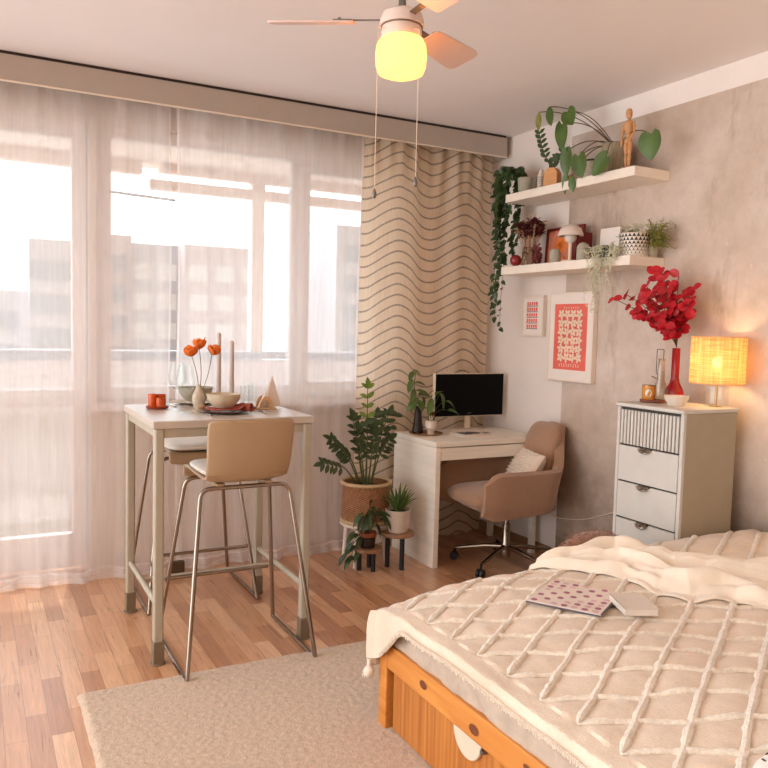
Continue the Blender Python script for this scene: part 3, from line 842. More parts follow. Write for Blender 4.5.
# ------------------------------------------------------------------ desk chair
def desk_chair():
    t = thing('desk_chair', 'dusty beige upholstered swivel chair with armrests at the desk', 'chair', (2.825, 3.705, 0), math.radians(-4))
    # shell path in plan: U open towards -x
    def path(u):
        # u 0..1 : near arm front -> back -> far arm front
        Ls, R = .405, .27
        tot = 2*Ls+PI*R*.9; s = u*tot
        if s < Ls: return Vector((-.335+s, -.275, 0)), Vector((0, -1, 0)), 0
        if s > tot-Ls: return Vector((-.335+(tot-s), .275, 0)), Vector((0, 1, 0)), 0
        a = (s-Ls)/(PI*R*.9)*PI-PI/2
        return Vector((.07+.135*math.cos(a), .275*math.sin(a), 0)), Vector((math.cos(a), math.sin(a), 0)), math.cos(a)
    nu, nv = 56, 16
    verts = []; 
    def pt(u, w):   # w 0..1 around section: outer bottom->top->inner bottom
        p, nrm, c = path(u)
        front = min(u, 1-u)
        zt = .605+.235*sstep(.62, .98, c)
        zb = .345+.05*(1-abs(2*u-1))
        th = .030
        e = sstep(0, .05, front)
        zt = zt-.05*(1-e); zb = zb+.035*(1-e)
        h = zt-zb
        if w < .45: v = w/.45; off = th
        elif w < .55: v = 1; off = th*math.cos((w-.45)/.1*PI)
        else: v = 1-(w-.55)/.45; off = -th
        z = zb+h*v
        if .45 <= w <= .55: z = zt+.02*math.sin((w-.45)/.1*PI)
        lean = (z-.33)
        q = p+nrm*off*(.5+.5*e)+nrm*(.055*sstep(0, .35, lean)*(.25 if abs(c) < .3 else .25+.75*(abs(c)-.3)/.7)-.035*(1-sstep(0, .12, z-.32)))
        if c > .3: q.x += (.27*max(0, z-.55))*(c-.3)/.7; 
        # narrow the back towards its top
        q.y *= 1-.32*sstep(.60, .84, z)
        return (q.x, q.y, z)
    b = MB().grid(lambda u, v: pt(u, v), nu, 24)
    # close the section ends and bottom
    n = nu+1
    for i in (0, nu):
        b.f.append(tuple(j*n+i for j in range(25)))
    for i in range(nu): b.f.append((i, i+1, 24*n+i+1, 24*n+i))
    b.build('armrest_shell', 'chair_fabric', t)
    def se(cx, cy, cz, ax, ay, az, e1=.4, e2=.5, tilt=0, nu=40, nv=16):
        ce = lambda x, e: math.copysign(abs(x)**e, x)
        def f(u, v):
            a = 2*PI*u; ph = PI*(v-.5)
            p = Vector((ax*ce(math.cos(a), e1)*ce(math.cos(ph), e2), ay*ce(math.sin(a), e1)*ce(math.cos(ph), e2), az*ce(math.sin(ph), .9)))
            if tilt: p = Matrix.Rotation(tilt, 3, 'Y') @ p
            return p+Vector((cx, cy, cz))
        return MB().grid(f, nu, nv)
    se(-.05, 0, .435, .285, .235, .06, .45, .5).build('seat_cushion', 'chair_fabric', t)
    se(-.01, 0, .385, .25, .25, .045, .5, .6).build('seat_base', 'chair_fabric', t)
    se(.215, 0, .675, .20, .155, .05, .5, .5, math.radians(-70)).build('back_cushion', 'chair_fabric', t)
    MB().lathe([(.0005, .305), (.09, .31), (.09, .325), (.0005, .33)], n=20).build('seat_plate', 'black_plastic', t)
    MB().tube([(0, 0, .20), (0, 0, .31)], .017, 16).lathe([(.0005, .05), (.025, .05), (.03, .06), (.03, .13), (.024, .14), (.024, .25), (.0005, .25)], n=20).build('gas_lift', 'chrome', t)
    for k, a in enumerate((207, 279, 351, 63, 135)):
        a = math.radians(a+4); d = Vector((math.cos(a), math.sin(a), 0)); L = .31
        l = MB().tube([d*.02+Vector((0, 0, .115)), d*.12+Vector((0, 0, .108)), d*L+Vector((0, 0, .075))], [.016, .014, .010], 10).build('base_arm', 'chrome', t)
        sd = Vector((-d.y, d.x, 0)); w = MB()
        for q in (-1, 1):
            c0 = d*(L+.005)+sd*(.012*q)+Vector((0, 0, .0255))
            w.tube([c0+sd*(-.008), c0+sd*.008], .025, 18)
        w.tube([d*L+Vector((0, 0, .03)), d*L+Vector((0, 0, .078))], .007, 8)
        w.build('caster', 'black_plastic', l)
    return t
desk_chair()
def pillow(cx, cy, cz, a, b_, c, rot, m, name, label, n=30, tass=False):
    def f(u, v):
        x = (u-.5)*2; y = (v-.5)*2
        return x, y
    b = MB()
    for sgn in (1, -1):
        def g(u, v, sgn=sgn):
            x = (u-.5)*2; y = (v-.5)*2
            t = max(0, (1-x**4)*(1-y**4))**.5
            pin = 1-.07*(1-abs(x)**2)*abs(y)-.0
            return (a*x*(1-.08*(1-y*y)*0-.06*(1-abs(y))*abs(x)), b_*y*(1-.06*(1-abs(x))*abs(y)), sgn*c*t*(1+.08*noise.noise(Vector((x*2, y*2, cx)))))
        b.grid(g, n, n)
    o = b.build(name, m); o.rotation_euler = rot; o.location = (cx, cy, cz); tag(o, label, 'pillow'); return o
p = pillow(2.925, 3.67, .60, .11, .17, .055, (0, math.radians(-58), math.radians(-18)), 'cushion_pattern', 'small_cushion', 'small cream patterned cushion leaning on the desk chair backrest')
b = MB()
for k in range(-4, 5):
    x = k*.023
    b.tube([(x+.004*math.sin(i*1.6), -.14+.28*i/16, .055*max(0, (1-(x/.11)**4)*(1-(-.83+1.66*i/16)**4))**.5+.002) for i in range(17)], .0035, 6)
b.build('tufted_stripes', 'tuft', p)

# ------------------------------------------------------------------ plant stands and floor plants
t = thing('plant_stand', 'white legged plant stand under the large rattan basket', 'stand', (2.07, 4.10, 0))
MB().lathe([(.0005, .235), (.15, .235), (.155, .243), (.15, .25), (.0005, .25)], n=36).build('stand_top', 'white_lacquer', t)
for a in (40, 130, 220, 310):
    a = math.radians(a); MB().tube([(.12*math.cos(a), .12*math.sin(a), .24), (.14*math.cos(a), .14*math.sin(a), 0)], [.018, .012], 10).build('leg', 'white_lacquer', t)
t = thing('rattan_basket', 'large round brown rattan basket pot with pale rims', 'basket', (2.07, 4.10, .2505))
MB().lathe([(.0005, .0), (.145, 0), (.142, .24), (.135, .24), (.135, .02), (.0005, .02)], n=48).build('woven_wall', 'rattan', t)
for z in (.012, .238): MB().tube([(.146*math.cos(2*PI*k/40), .146*math.sin(2*PI*k/40), z) for k in range(40)], .011, 10, closed=True).build('rim_band', 'frame_oak', t)
MB().lathe([(.0005, .19), (.134, .19), (.134, .205), (.0005, .21)], n=32).build('soil', 'soil', t)
# ZZ plant stands in the basket
t = thing('zz_plant', 'tall glossy zamioculcas plant with many leaflets in the rattan basket', 'plant', (2.07, 4.10, .455))
r = random.Random(11)
stems = [(-.30, -.05, .17, 0), (-.24, -.02, .30, 0), (-.10, -.08, .34, 0), (-.06, .05, .40, 0), (-.02, -.03, .60, 1), (.06, .0, .42, 0), (.12, -.04, .44, 0), (.0, -.09, .33, 0), (.15, .0, .28, 0), (-.16, .05, .24, 0), (-.10, .0, .42, 0), (.03, .06, .36, 0)]
sm = MB(); lf = MB(); lb = MB()
for i, (dx, dy, h, br) in enumerate(stems):
    p0 = Vector((dx*.18, dy*.3, 0)); p1 = Vector((dx, dy, h))
    pts = [p0.lerp(p1, k/10)+Vector((0, 0, .06*math.sin(PI*k/10)))*(1 if abs(dx) > .1 else .2) for k in range(11)]
    sm.tube(pts, [.0052-.0003*k for k in range(11)], 7)
    d0 = (pts[-1]-pts[-3]).normalized()
    n = 5
    tgt = lb if br else lf
    for k in range(n):
        q = pts[10].lerp(pts[5 if br else 4], k/n); L = (.050 if not br else .052)*(1+.2*r.random())
        for sg in (-1, 1):
            sd = d0.cross(Vector((0, -1, .3))).normalized()*sg
            tgt.leaf(q, sd*1.0+d0*.65+Vector((0, r.uniform(-.3, .1), r.uniform(-.1, .25))), (0, -.9, .5), L, L*.46, .12, 'oval', .06)
    tgt.leaf(pts[10], d0, (0, -.7, .7), .07, .035, .1)
for dx, dz, sx in ((.14, .44, 1), (.09, .40, 1), (.05, .36, -1), (-.05, .34, -1), (0, .38, 1)):
    for k in range(4):
        lf.leaf((dx-.04*k*sx, -.05, dz), (sx*.7, -.4, r.uniform(-.1, .5)), (0, -.8, .5), .065, .032, .2)
sm.build('stem', 'stem_green', t); lf.build('leaflets', 'green_dark', t); lb.build('new_leaflets', 'green_bright', t)

def small_stool(x, y, h, R, lg, label, rot=0, leg=.13):
    t = thing('plant_stool', label, 'stool', (x, y, 0), rot, None)
    MB().lathe([(.0005, h-.02), (R*.97, h-.02), (R, h-.014), (R, h-.004), (R*.97, h), (.0005, h)], n=36).build('stool_top', 'stool_wood', t)
    for k in range(3):
        a = 2*PI*k/3-PI/2; MB().tube([(lg*math.cos(a), lg*math.sin(a), h-.018), (lg*math.cos(a), lg*math.sin(a), 0)], .014, 12).build('leg', 'black_wood', t)
small_stool(2.20, 3.93, .215, .10, .058, 'round brown topped little stool under the white aloe pot')
small_stool(2.015, 3.955, .135, .085, .048, 'lower little dark legged stool under the terracotta pot', .35)
t = thing('aloe_plant', 'spiky green aloe in a white pot on the little stool', 'plant', (2.20, 3.93, .2155))
MB().lathe(cup([(.052, 0), (.058, .01), (.076, .128), (.078, .135)], .005), n=36).build('pot', 'white_ceramic', t)
MB().lathe([(.0005, .105), (.07, .105), (.07, .115), (.0005, .118)], n=24).build('soil', 'soil', t)
b = MB(); r = random.Random(3)
for k in range(22):
    a = k*2.4; e = .25+.75*(k/22); s = Vector((math.cos(a), math.sin(a), 0))
    b.leaf(s*.012+Vector((0, 0, .11)), s*e*.65+Vector((0, 0, 1)), -s, .19-.07*e+.03*r.random(), .026, -.0+.25*e, 'long', .25)
b.build('foliage', 'green_mid', t, solid=.003)
t = thing('potted_succulent', 'drooping dark green plant in a terracotta pot on the lower stool', 'plant', (2.015, 3.955, .1355))
MB().lathe(cup([(.042, 0), (.048, .062)], .004), n=28).build('glass_sleeve', 'dark_glass', t)
MB().lathe(cup([(.045, .0625), (.051, .066), (.052, .09)], .005), n=28).build('pot_rim', 'terracotta', t)
b = MB(); s = MB(); r = random.Random(9)
for (dx, dy, dz) in ((-.10, -.03, .02), (-.11, -.02, -.05), (-.07, -.06, .13), (.0, -.02, .17), (.08, -.03, .09), (.05, -.05, .14), (-.02, -.05, .14), (-.13, -.0, -.11)):
    s.tube(curve((0, 0, .07), (dx, dy, .09+dz), .03, 7), .0025, 6)
    for k in range(3):
        b.leaf((dx*(1-.25*k), dy*(1-.2*k), .09+dz-.02*k), (dx*6, r.uniform(-.6, .2), r.uniform(-.9, .3)), (0, -.5, 1), .085, .032, .3, 'oval')
s.build('stem', 'stem_brown', t); b.build('foliage', 'green_dark', t)
o = MB().box((-.04, -.02, 0), (.04, .02, .075)).box((-.035, -.022, .03), (.035, -.0195, .034)).build('wooden_block', 'stem_brown', bevel=.004); o.location = (.99, 4.30, 0)
tag(o, 'small dark brown wooden block standing on the floor before the curtain', 'block')

# ------------------------------------------------------------------ chest of drawers
t = thing('chest_of_drawers', 'narrow grey beige chest of drawers with fluted top drawer', 'dresser', (2.985, 2.565, 0))
x0, x1, y0, y1 = 2.757-2.985, 3.105-2.985, 2.372-2.565, 2.770-2.565
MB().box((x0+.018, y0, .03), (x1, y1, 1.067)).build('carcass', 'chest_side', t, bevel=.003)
MB().box((x0-.012, y0-.006, 1.067), (x1+.004, y1+.006, 1.085)).build('top_board', 'chest_grey', t, bevel=.004)
MB().box((x0, y0, .0), (x0+.018, y0+.018, 1.067)).box((x0, y1-.018, .0), (x0+.018, y1, 1.067)).build('front_frame', 'chest_grey', t, bevel=.002)
MB().box((x0+.010, y0+.018, .04), (x0+.0185, y1-.018, 1.065)).build('shadow_gap', 'grey_groove', t, smooth=False)
zs = [1.062, .900, .718, .536, .354, .172]; zs = [1.057, .884, .708, .530, .352, .174]
for i in range(5):
    zt, zb = zs[i]-.004, zs[i+1]+.004
    b = MB()
    if i == 0:
        n = 17; w = (y1-y0-.044)/n
        for k in range(n): b.box((x0-.002, y0+.022+w*k+w*.17, zb), (x0+.012, y0+.022+w*(k+1)-w*.17, zt))
        b.build('fluted_drawer', 'chest_grey', t, bevel=.003)
    else:
        b.box((x0-.001, y0+.021, zb), (x0+.011, y1-.021, zt)); d = b.build('drawer', 'chest_grey', t, bevel=.002)
        h = MB(); vs = []
        yc = -.0+.015; n = 12
        def hf(u, v, zt=zt): 
            a = PI*u; return (x0-.002-.018*math.sin(v*PI/2), .015+.034*math.cos(a)*(.8+.2*v), zt+.002-.022*math.sin(a)*v-.002)
        h.grid(hf, 14, 6).box((x0-.003, -.022, zt-.003), (x0+.006, .052, zt+.002)).build('handle', 'chrome', d, solid=.001)
MB().box((x0+.03, y0+.02, 0), (x1-.02, y1-.02, .04)).build('plinth', 'chest_grey', t, smooth=False)

HZ = 1.0855
t = thing('wooden_coaster', 'round brown wooden tray under candle and glass jug on chest', 'tray', (2.915, 2.700, HZ))
MB().lathe([(.0005, 0), (.055, 0), (.062, .004), (.062, .012), (.0005, .012)], n=36).build('tray_dish', 'tray_brown', t)
t = thing('jar_candle', 'amber candle jar with a pale round label on the chest tray', 'candle', (2.902, 2.718, HZ+.0125))
MB().lathe(cup([(.028, 0), (.031, .004), (.031, .066)], .002), n=32).build('jar', 'candle_amber', t)
MB().lathe([(.0005, .066), (.0315, .066), (.0315, .071), (.0005, .071)], n=32).build('lid', 'gold_wire', t)
b = MB()
dv = Vector((-.74, -.67, 0)); a0 = math.atan2(dv.y, dv.x)
b.add([(.0318*math.cos(a0+.5*math.cos(k*PI/10)), .0318*math.sin(a0+.5*math.cos(k*PI/10)), .032+.018*math.sin(k*PI/10)) for k in range(20)], [tuple(range(20))])
b.build('label_sticker', 'blue_label', t, smooth=False)
t = thing('glass_jug', 'clear glass bottle jug with black wire handle beside the red vase', 'bottle', (2.940, 2.680, HZ+.0125))
MB().lathe(cup([(.028, 0), (.030, .006), (.030, .065), (.018, .098), (.016, .19), (.018, .20)], .002), n=32).build('bottle', 'smoke_glass', t)
MB().tube(fillet([(-.002, .018, .12), (-.002, .030, .13), (-.002, .030, .245), (-.002, -.012, .245), (-.002, -.012, .19)], .004), .0018, 6).build('wire_handle', 'black_plastic', t)
MB().tube([(0, .02, .10), (-.01, .05, .112)], .003, 8).build('stopper', 'fan_metal', t)
t = thing('red_vase', 'tall glossy red bottle vase with red branches on the chest', 'vase', (3.035, 2.680, HZ))
MB().lathe(cup([(.040, 0), (.044, .006), (.045, .045), (.040, .065), (.024, .095), (.0195, .12), (.019, .262), (.021, .265)], .003), n=36).build('vase_body', 'red_glass', t)
t = thing('red_leaf_branches', 'bouquet of bright red round leaved branches in the red vase', 'plant', (3.035, 2.680, HZ+.272))
r = random.Random(21); b = MB(); s = MB()
tips = [(-.05, .42, .235), (-.02, .36, .255), (0, .30, .30), (.02, .24, .34), (0, .18, .36), (.0, .08, .38), (0, .02, .33), (0, -.06, .34), (0, -.10, .28), (.0, -.14, .22), (0, -.10, .16), (0, .02, .15), (0, .10, .12), (0, .25, .17), (0, .30, .19), (-.05, .12, .25), (-.05, .05, .23), (-.03, .18, .25), (0, -.02, .10), (-.02, .02, .27)]
for (dx, dy, dz) in tips:
    dx += r.uniform(-.10, .02); dy = dy*.72
    p1 = Vector((dx, dy, dz)); pts = [Vector((dx*k/10, dy*(k/10)**1.6, dz*(k/10)**.9)) for k in range(11)]
    s.tube([Vector((0, 0, -.12))]+pts, .0018, 5)
    for k in range(4, 11, 1 if dz > .12 else 2):
        for sg in (-1, 1):
            if r.random() < .25: continue
            d = Vector((r.uniform(-.8, .3), sg*.8+r.uniform(-.3, .3), r.uniform(-.5, .8)))
            L = .038+r.random()*.016
            b.leaf(pts[k], d, (-1+r.uniform(-.5, .5), r.uniform(-.5, .5), .5), L, L*.85, r.uniform(-.2, .3), 'round', .08, 5)
s.build('twigs', 'stem_brown', t); b.build('leaves', 'red_leaf', t)
bowl('small_bowl', 2.900, 2.545, HZ, .057, .046, 'white_ceramic', 'small white ceramic bowl on the front corner of the chest', .72)
# lamp
t = thing('table_lamp', 'glowing woven raffia drum lamp with glass base on the chest', 'lamp', (3.058, 2.455, HZ))
MB().lathe(cup([(.052, 0), (.056, .004), (.056, .095), (.03, .105)], .003), n=36).build('glass_base', 'clear_glass', t)
MB().tube([(0, 0, .005), (0, 0, .17)], .006, 10).lathe([(.0005, .0), (.03, .0), (.03, .005), (.0005, .006)], n=20).build('lamp_stem', 'brass', t)
MB().lathe([(.121, .108), (.121, .326), (.1195, .326), (.1195, .108), (.121, .108)], n=64, cap=False).build('lamp_shade', 'raffia', t)
for z in (.110, .324): MB().tube([(.121*math.cos(2*PI*k/48), .121*math.sin(2*PI*k/48), z) for k in range(48)], .0018, 6, closed=True).build('shade_ring', 'tan_block', t)
MB().box((-.001, -.118, .306), (.001, .118, .308)).box((-.118, -.001, .306), (.118, .001, .308)).build('shade_spider', 'gold_wire', t, smooth=False)
MB().ball((0, 0, .205), .024, 16, (1, 1, 1.2)).build('bulb', 'bulb_glow', t)

# ------------------------------------------------------------------ pictures
def picture(y0, y1, z0, z1, m, label, th=.03, fw=.008):
    t = thing('framed_print', label, 'picture', (RW-.002, (y0+y1)/2, (z0+z1)/2))
    W, Hh = (y1-y0)/2, (z1-z0)/2
    b = MB().box((-th, -W, -Hh), (-.001, -W+fw, Hh)).box((-th, W-fw, -Hh), (-.001, W, Hh)).box((-th, -W+fw, -Hh), (-.001, W-fw, -Hh+fw)).box((-th, -W+fw, Hh-fw), (-.001, W-fw, Hh))
    b.build('picture_frame', m, t, bevel=.001)
    MB().box((-th+.005, -W+fw, -Hh+fw), (-.002, W-fw, Hh-fw)).build('mat_board', 'mat_white', t, smooth=False)
    return t, W, Hh, -th+.004
t, W, Hh, xf = picture(3.402, 3.800, 1.118, 1.655, 'frame_white', 'large white framed print with a coral red panel of cream leaves', .035, .012)
MB().box((xf, -W+.055, -Hh+.070), (xf+.002, W-.055, Hh-.070)).build('red_panel', 'print_red', t, smooth=False)
b = MB(); r = random.Random(5); s2 = MB()
q = 0
for i in range(6):
    for j in range(4):
        cy, cz = (j-1.5)*.052, (i-2.5)*.052+.006
        a0 = r.uniform(0, 6)
        for k in range(5):
            a = 2*PI*k/5+a0; d = Vector((0, math.cos(a), math.sin(a))); q += 1
            b.leaf((xf-.0012-.00002*q, cy+.004*math.cos(a), cz+.004*math.sin(a)), d, (-1, 0, 0), .029, .019, 0, 'oval', 0, 5)
    s2.tube([(xf-.0042, -.09+.18*k/12, (i-2.5)*.050-.02+.006*math.sin(k+i)) for k in range(13)], .0008, 4)
b.build('leaf_pattern', 'print_cream', t); s2.build('vine_lines', 'print_red_dark', t)
b = MB()
for k in range(9):
    y = -.085+.021*k; b.box((xf-.001, y, -.180), (xf, y+.004, -.163)); b.box((xf-.001, y, -.165 if k % 2 else -.181), (xf, y+.012, (-.165 if k % 2 else -.181)+.003))
for k in range(7):
    y = -.065+.02*k; b.box((xf-.001, y, .168), (xf, y+.003, .180)); b.box((xf-.001, y, .177), (xf, y+.010, .180))
b.build('lettering_strokes', 'print_cream', t, smooth=False)
t, W, Hh, xf = picture(3.862, 4.082, 1.385, 1.642, 'frame_white', 'small white framed print with coral rows left of the large print', .03, .018)
b = MB(); s2 = MB()
for i in range(5):
    z = .075-.036*i; s2.tube([(xf-.0008, -.055+.11*k/20, z-.012+.003*math.sin(k*1.9)) for k in range(21)], .0018, 4)
    for k in range(5): b.box((xf-.001, -.05+.022*k, z-.006), (xf, -.05+.022*k+.015, z+.014))
b.build('coral_rows', 'print_red', t, smooth=False); s2.build('dark_lines', 'red_frame', t)

# ------------------------------------------------------------------ shelves
def shelf(z, y0, y1, label):
    o = MB().box((-.25, -(y1-y0)/2, -.05), (0, (y1-y0)/2, 0)).build('wall_shelf', 'white_shelf', bevel=.003)
    o.location = (RW-.002, (y0+y1)/2, z); tag(o, label, 'shelf'); return o
S1, S2 = 2.262, 1.815
shelf(S1, 2.925, 4.00, 'upper thick white floating shelf on the concrete wall')
shelf(S2, 2.930, 4.02, 'lower thick white floating shelf below the other shelf')
S1 += .0005; S2 += .0005
# upper shelf
t = thing('concrete_planter', 'tall brown ribbed concrete planter with long arching stems, upper shelf', 'planter', (3.085, 3.195, S1))
MB().lathe(cup([(.068, 0), (.074, .01), (.080, .165), (.081, .17)], .006), n=40).build('pot', 'concrete_pot', t)
MB().lathe([(.0005, .14), (.075, .14), (.075, .15), (.0005, .155)], n=24).build('soil', 'soil', t)
t = thing('philodendron', 'heart leaved philodendron arching left and right from brown planter', 'plant', (3.085, 3.195, S1+.155))
s = MB()
T = (-3.085, -3.195, -(S1+.155))
def W2(x, y, z): return Vector((x+T[0], y+T[1], z+T[2]))
# (stem end, leaf direction, length, width)
LV = [((2.95, 3.70, 2.70), (0, .05, -1), .105, .045, 0), ((2.95, 3.61, 2.71), (0, -.15, -1), .11, .055, 1), ((2.95, 3.45, 2.645), (-.1, -.5, -.7), .10, .10, 1), ((2.93, 3.47, 2.575), (-.1, -.15, -1), .15, .085, 1),
      ((2.93, 3.42, 2.42), (0, .02, -1), .14, .08, 1), ((2.92, 3.31, 2.37), (0, -.25, -1), .12, .10, 1), ((2.92, 3.10, 2.33), (0, .75, -.55), .13, .10, 1), ((2.95, 3.44, 2.32), (0, .1, -1), .13, .045, 1),
      ((2.94, 3.38, 2.28), (0, -.1, -1), .09, .05, 1), ((2.97, 2.85, 2.40), (0, -.05, -1), .125, .125, 1)]
for i, (e, d, L, Wd, g) in enumerate(LV):
    e = W2(*e); mid = Vector((e.x*.5, e.y*.45, max(e.z, 0)*.55+(.10 if e.z > -.05 else .08)))
    pts = [Vector((0, 0, -.02))*(1-q)**2+mid*2*q*(1-q)+e*q*q for q in [k/12 for k in range(13)]]
    s.tube(pts, .0028, 6)
    MB().leaf(e, d, (-1, -.25, .1), L, Wd, .06, 'heart' if Wd > .06 else 'oval', .10, 10).build('leaf', 'green_heart' if g else 'green_olive', t)
s.build('stems', 'stem_brown', t)
t = thing('wooden_mannequin', 'jointed wooden artist mannequin standing on the upper shelf end', 'figure', (3.025, 3.055, S1))
MB().lathe([(.0005, 0), (.032, 0), (.034, .006), (.03, .012), (.0005, .012)], n=28).build('stand', 'mannequin_wood', t)
def capsule(p0, p1, r0, r1, n=8): return MB().tube([Vector(p0).lerp(Vector(p1), k/n) for k in range(n+1)], [(r0*(1-k/n)+r1*k/n)*(math.sin(PI*min(1, max(0, (k+.6)/(n+1.2))))**.35) for k in range(n+1)], 14)
# limbs run along y (its width) and z
for nm, p0, p1, r0, r1 in (('head', (0, 0, .268), (0, .002, .318), .016, .018), ('neck', (0, 0, .25), (0, 0, .27), .007, .007), ('chest', (0, 0, .19), (0, 0, .255), .022, .030), ('waist', (0, 0, .165), (0, 0, .195), .015, .015),
                           ('hips', (0, 0, .14), (0, 0, .17), .023, .021), ('thigh', (0, .012, .085), (0, .014, .150), .011, .014), ('thigh', (0, -.012, .085), (0, -.014, .150), .011, .014),
                           ('shin', (0, .010, .020), (0, .012, .085), .008, .011), ('shin', (0, -.010, .020), (0, -.012, .085), .008, .011), ('foot', (.008, .012, .017), (-.024, .012, .016), .008, .007), ('foot', (.008, -.012, .017), (-.024, -.012, .016), .008, .007),
                           ('upper_arm', (0, .036, .245), (0, .045, .185), .009, .008), ('upper_arm', (0, -.036, .245), (-.01, -.050, .190), .009, .008), ('forearm', (0, .046, .185), (-.006, .040, .130), .008, .006), ('forearm', (-.01, -.050, .190), (-.03, -.036, .145), .008, .006)):
    capsule(p0, p1, r0, r1).build(nm, 'mannequin_wood', t)
t = thing('shelf_mug', 'cream mug with dark rim and wooden ring handle on upper shelf', 'mug', (3.10, 3.40, S1))
MB().lathe(cup([(.048, 0), (.05, .01), (.05, .12)], .004), n=32).build('mug_body', 'stone_ceramic', t)
MB().lathe([(.0505, .113), (.0515, .113), (.0515, .124), (.0455, .124), (.0455, .113)], n=32, cap=False).build('dark_rim', 'black_plastic', t)
MB().tube([(-.01, -.058+.03*math.cos(2*PI*k/24), .065+.04*math.sin(2*PI*k/24)) for k in range(24)], .006, 8, closed=True).build('ring_handle', 'tray_brown', t)
t = thing('gold_ornament', 'small golden knot ornament on the upper shelf', 'ornament', (3.02, 3.50, S1))
MB().tube([(.01*math.cos(2*PI*k/40)*1, .022*math.cos(4*PI*k/40+.5), .028+.022*math.sin(6*PI*k/40)) for k in range(40)], .0045, 8, closed=True).build('knot', 'brass', t)
t = thing('wooden_vase', 'house shaped light wooden block vase on the upper shelf', 'vase', (3.03, 3.655, S1), math.radians(20))
vs = []
for x in (-.028, .028):
    vs += [(x, -.045, 0), (x, .045, 0), (x, .045, .085), (x, .022, .115), (x, -.022, .115), (x, -.045, .085)]
MB().add(vs, [(0, 1, 2, 3, 4, 5), (11, 10, 9, 8, 7, 6)]+[(i, (i+1) % 6+0, (i+1) % 6+6, i+6) for i in range(6)]).build('block', 'tan_block', t, bevel=.002, smooth=False)
s = MB(); b = MB(); r = random.Random(2)
for (dy, dz) in ((.10, .33), (-.03, .17), (-.07, .20)):
    pts = curve((0, 0, .10), (0, dy, dz), .015, 8, (0, 1, 0)); s.tube(pts, .002, 6)
    for k in range(2, 9):
        if dy < 0 and k % 2: continue
        for sg in (-1, 1): b.leaf(pts[k], (r.uniform(-.3, .3), sg*.8, .7), (-1, 0, .2), .045, .024, .1, 'oval', .05, 4)
s.build('twigs', 'stem_brown', t); b.build('leaflets', 'green_dark', t)
t = thing('patterned_bud_vase', 'slim white vase with black zigzag pattern on the upper shelf', 'vase', (3.03, 3.765, S1))
MB().lathe(cup([(.020, 0), (.022, .005), (.022, .085), (.012, .105), (.012, .12)], .002), n=24).build('vase_body', 'white_ceramic', t)
b = MB()
for i in range(6): b.tube([(.0225*math.cos(2*PI*k/24), .0225*math.sin(2*PI*k/24), .012+.013*i+(.004 if k % 2 else -.004)) for k in range(24)], .0016, 4, closed=True)
b.build('zigzag_bands', 'pattern_black', t)
# ivy
t = thing('ivy_pot', 'pale green pot at the window end of the upper shelf', 'pot', (3.04, 3.925, S1))
MB().lathe(cup([(.035, 0), (.04, .01), (.048, .10)], .004), n=28).build('pot', 'grey_stone', t)
t = thing('trailing_ivy', 'long dark green ivy trailing off the shelf past the curtain', 'plant', (3.04, 3.925, S1+.08))
s = MB(); b = MB(); r = random.Random(17)
for i in range(13):
    y1 = 4.02+r.uniform(0, .15) if i > 2 else 3.98+r.uniform(0, .04); x1 = r.uniform(2.93, 3.08)
    zend = [-.08, -.12, -.2, -.25, -.3, -.35, -.45, -.5, -.58, -.66, -.74, -.8, -.86][i]*1.05
    y1 = y1+.012*r.random(); yo = y1-3.925; xo = x1-3.04
    if i > 7: yo = .13+r.uniform(-.02, .05); xo = -.07+r.uniform(-.03, .03)
    top = r.uniform(.05, .11)
    pts = []
    for k in range(31):
        q = k/30
        if q < .2: a = q/.2; pts.append(Vector((xo*a, yo*a, top*math.sin(a*PI*.6))))
        else: a = (q-.2)/.8; pts.append(Vector((xo+.012*math.sin(a*7+i), yo+.014*math.sin(a*9+i*2), top*.95+(zend-top)*a)))
    s.tube(pts, .0014, 4)
    for k in range(2, 31):
        if r.random() < .12: continue
        n = 2 if k < 22 else 1
        for _ in range(n):
            d = Vector((r.uniform(-1, .3), r.uniform(-1, 1), r.uniform(-1, .1))); L = r.uniform(.028, .046)
            b.leaf(pts[k]+Vector((0, 0, r.uniform(-.01, .01))), d, (-1, -.5, .6), L, L*.8, .2, 'heart', .1, 4)
s.build('vines', 'stem_green', t)
b.build('foliage', 'green_dark', t)
b = MB().tube(fillet([(3.17, 4.12, 2.44), (3.10, 4.12, 2.44), (3.10, 4.12, 2.46)], .01), .003, 6)

# lower shelf
t = thing('geometric_terrarium', 'brass wire terrarium full of dried burgundy flowers on lower shelf', 'terrarium', (3.04, 3.845, S2))
P6 = [(0.062*math.cos(a), 0.062*math.sin(a)) for a in [PI/3*k for k in range(6)]]
w = MB()
for k in range(6):
    a, c2 = P6[k], P6[(k+1) % 6]
    w.tube([(*a, .003), (*c2, .003)], .0022, 5).tube([(a[0]*.8, a[1]*.8, .11), (c2[0]*.8, c2[1]*.8, .11)], .0022, 5).tube([(*a, .003), (a[0]*.8, a[1]*.8, .11)], .0022, 5)
    w.tube([(*a, .003), (c2[0]*.8, c2[1]*.8, .11)], .0018, 5)
w.build('wire_frame', 'gold_wire', t)
MB().lathe([(.061, .004), (.049, .108)], n=6, cap=False).build('glass', 'smoke_glass', t)
t2 = thing('dried_flowers', 'bunch of dried burgundy and tan flower heads in the terrarium', 'flowers', (3.04, 3.845, S2+.01))
r = random.Random(31); s = MB(); b = MB(); g = MB()
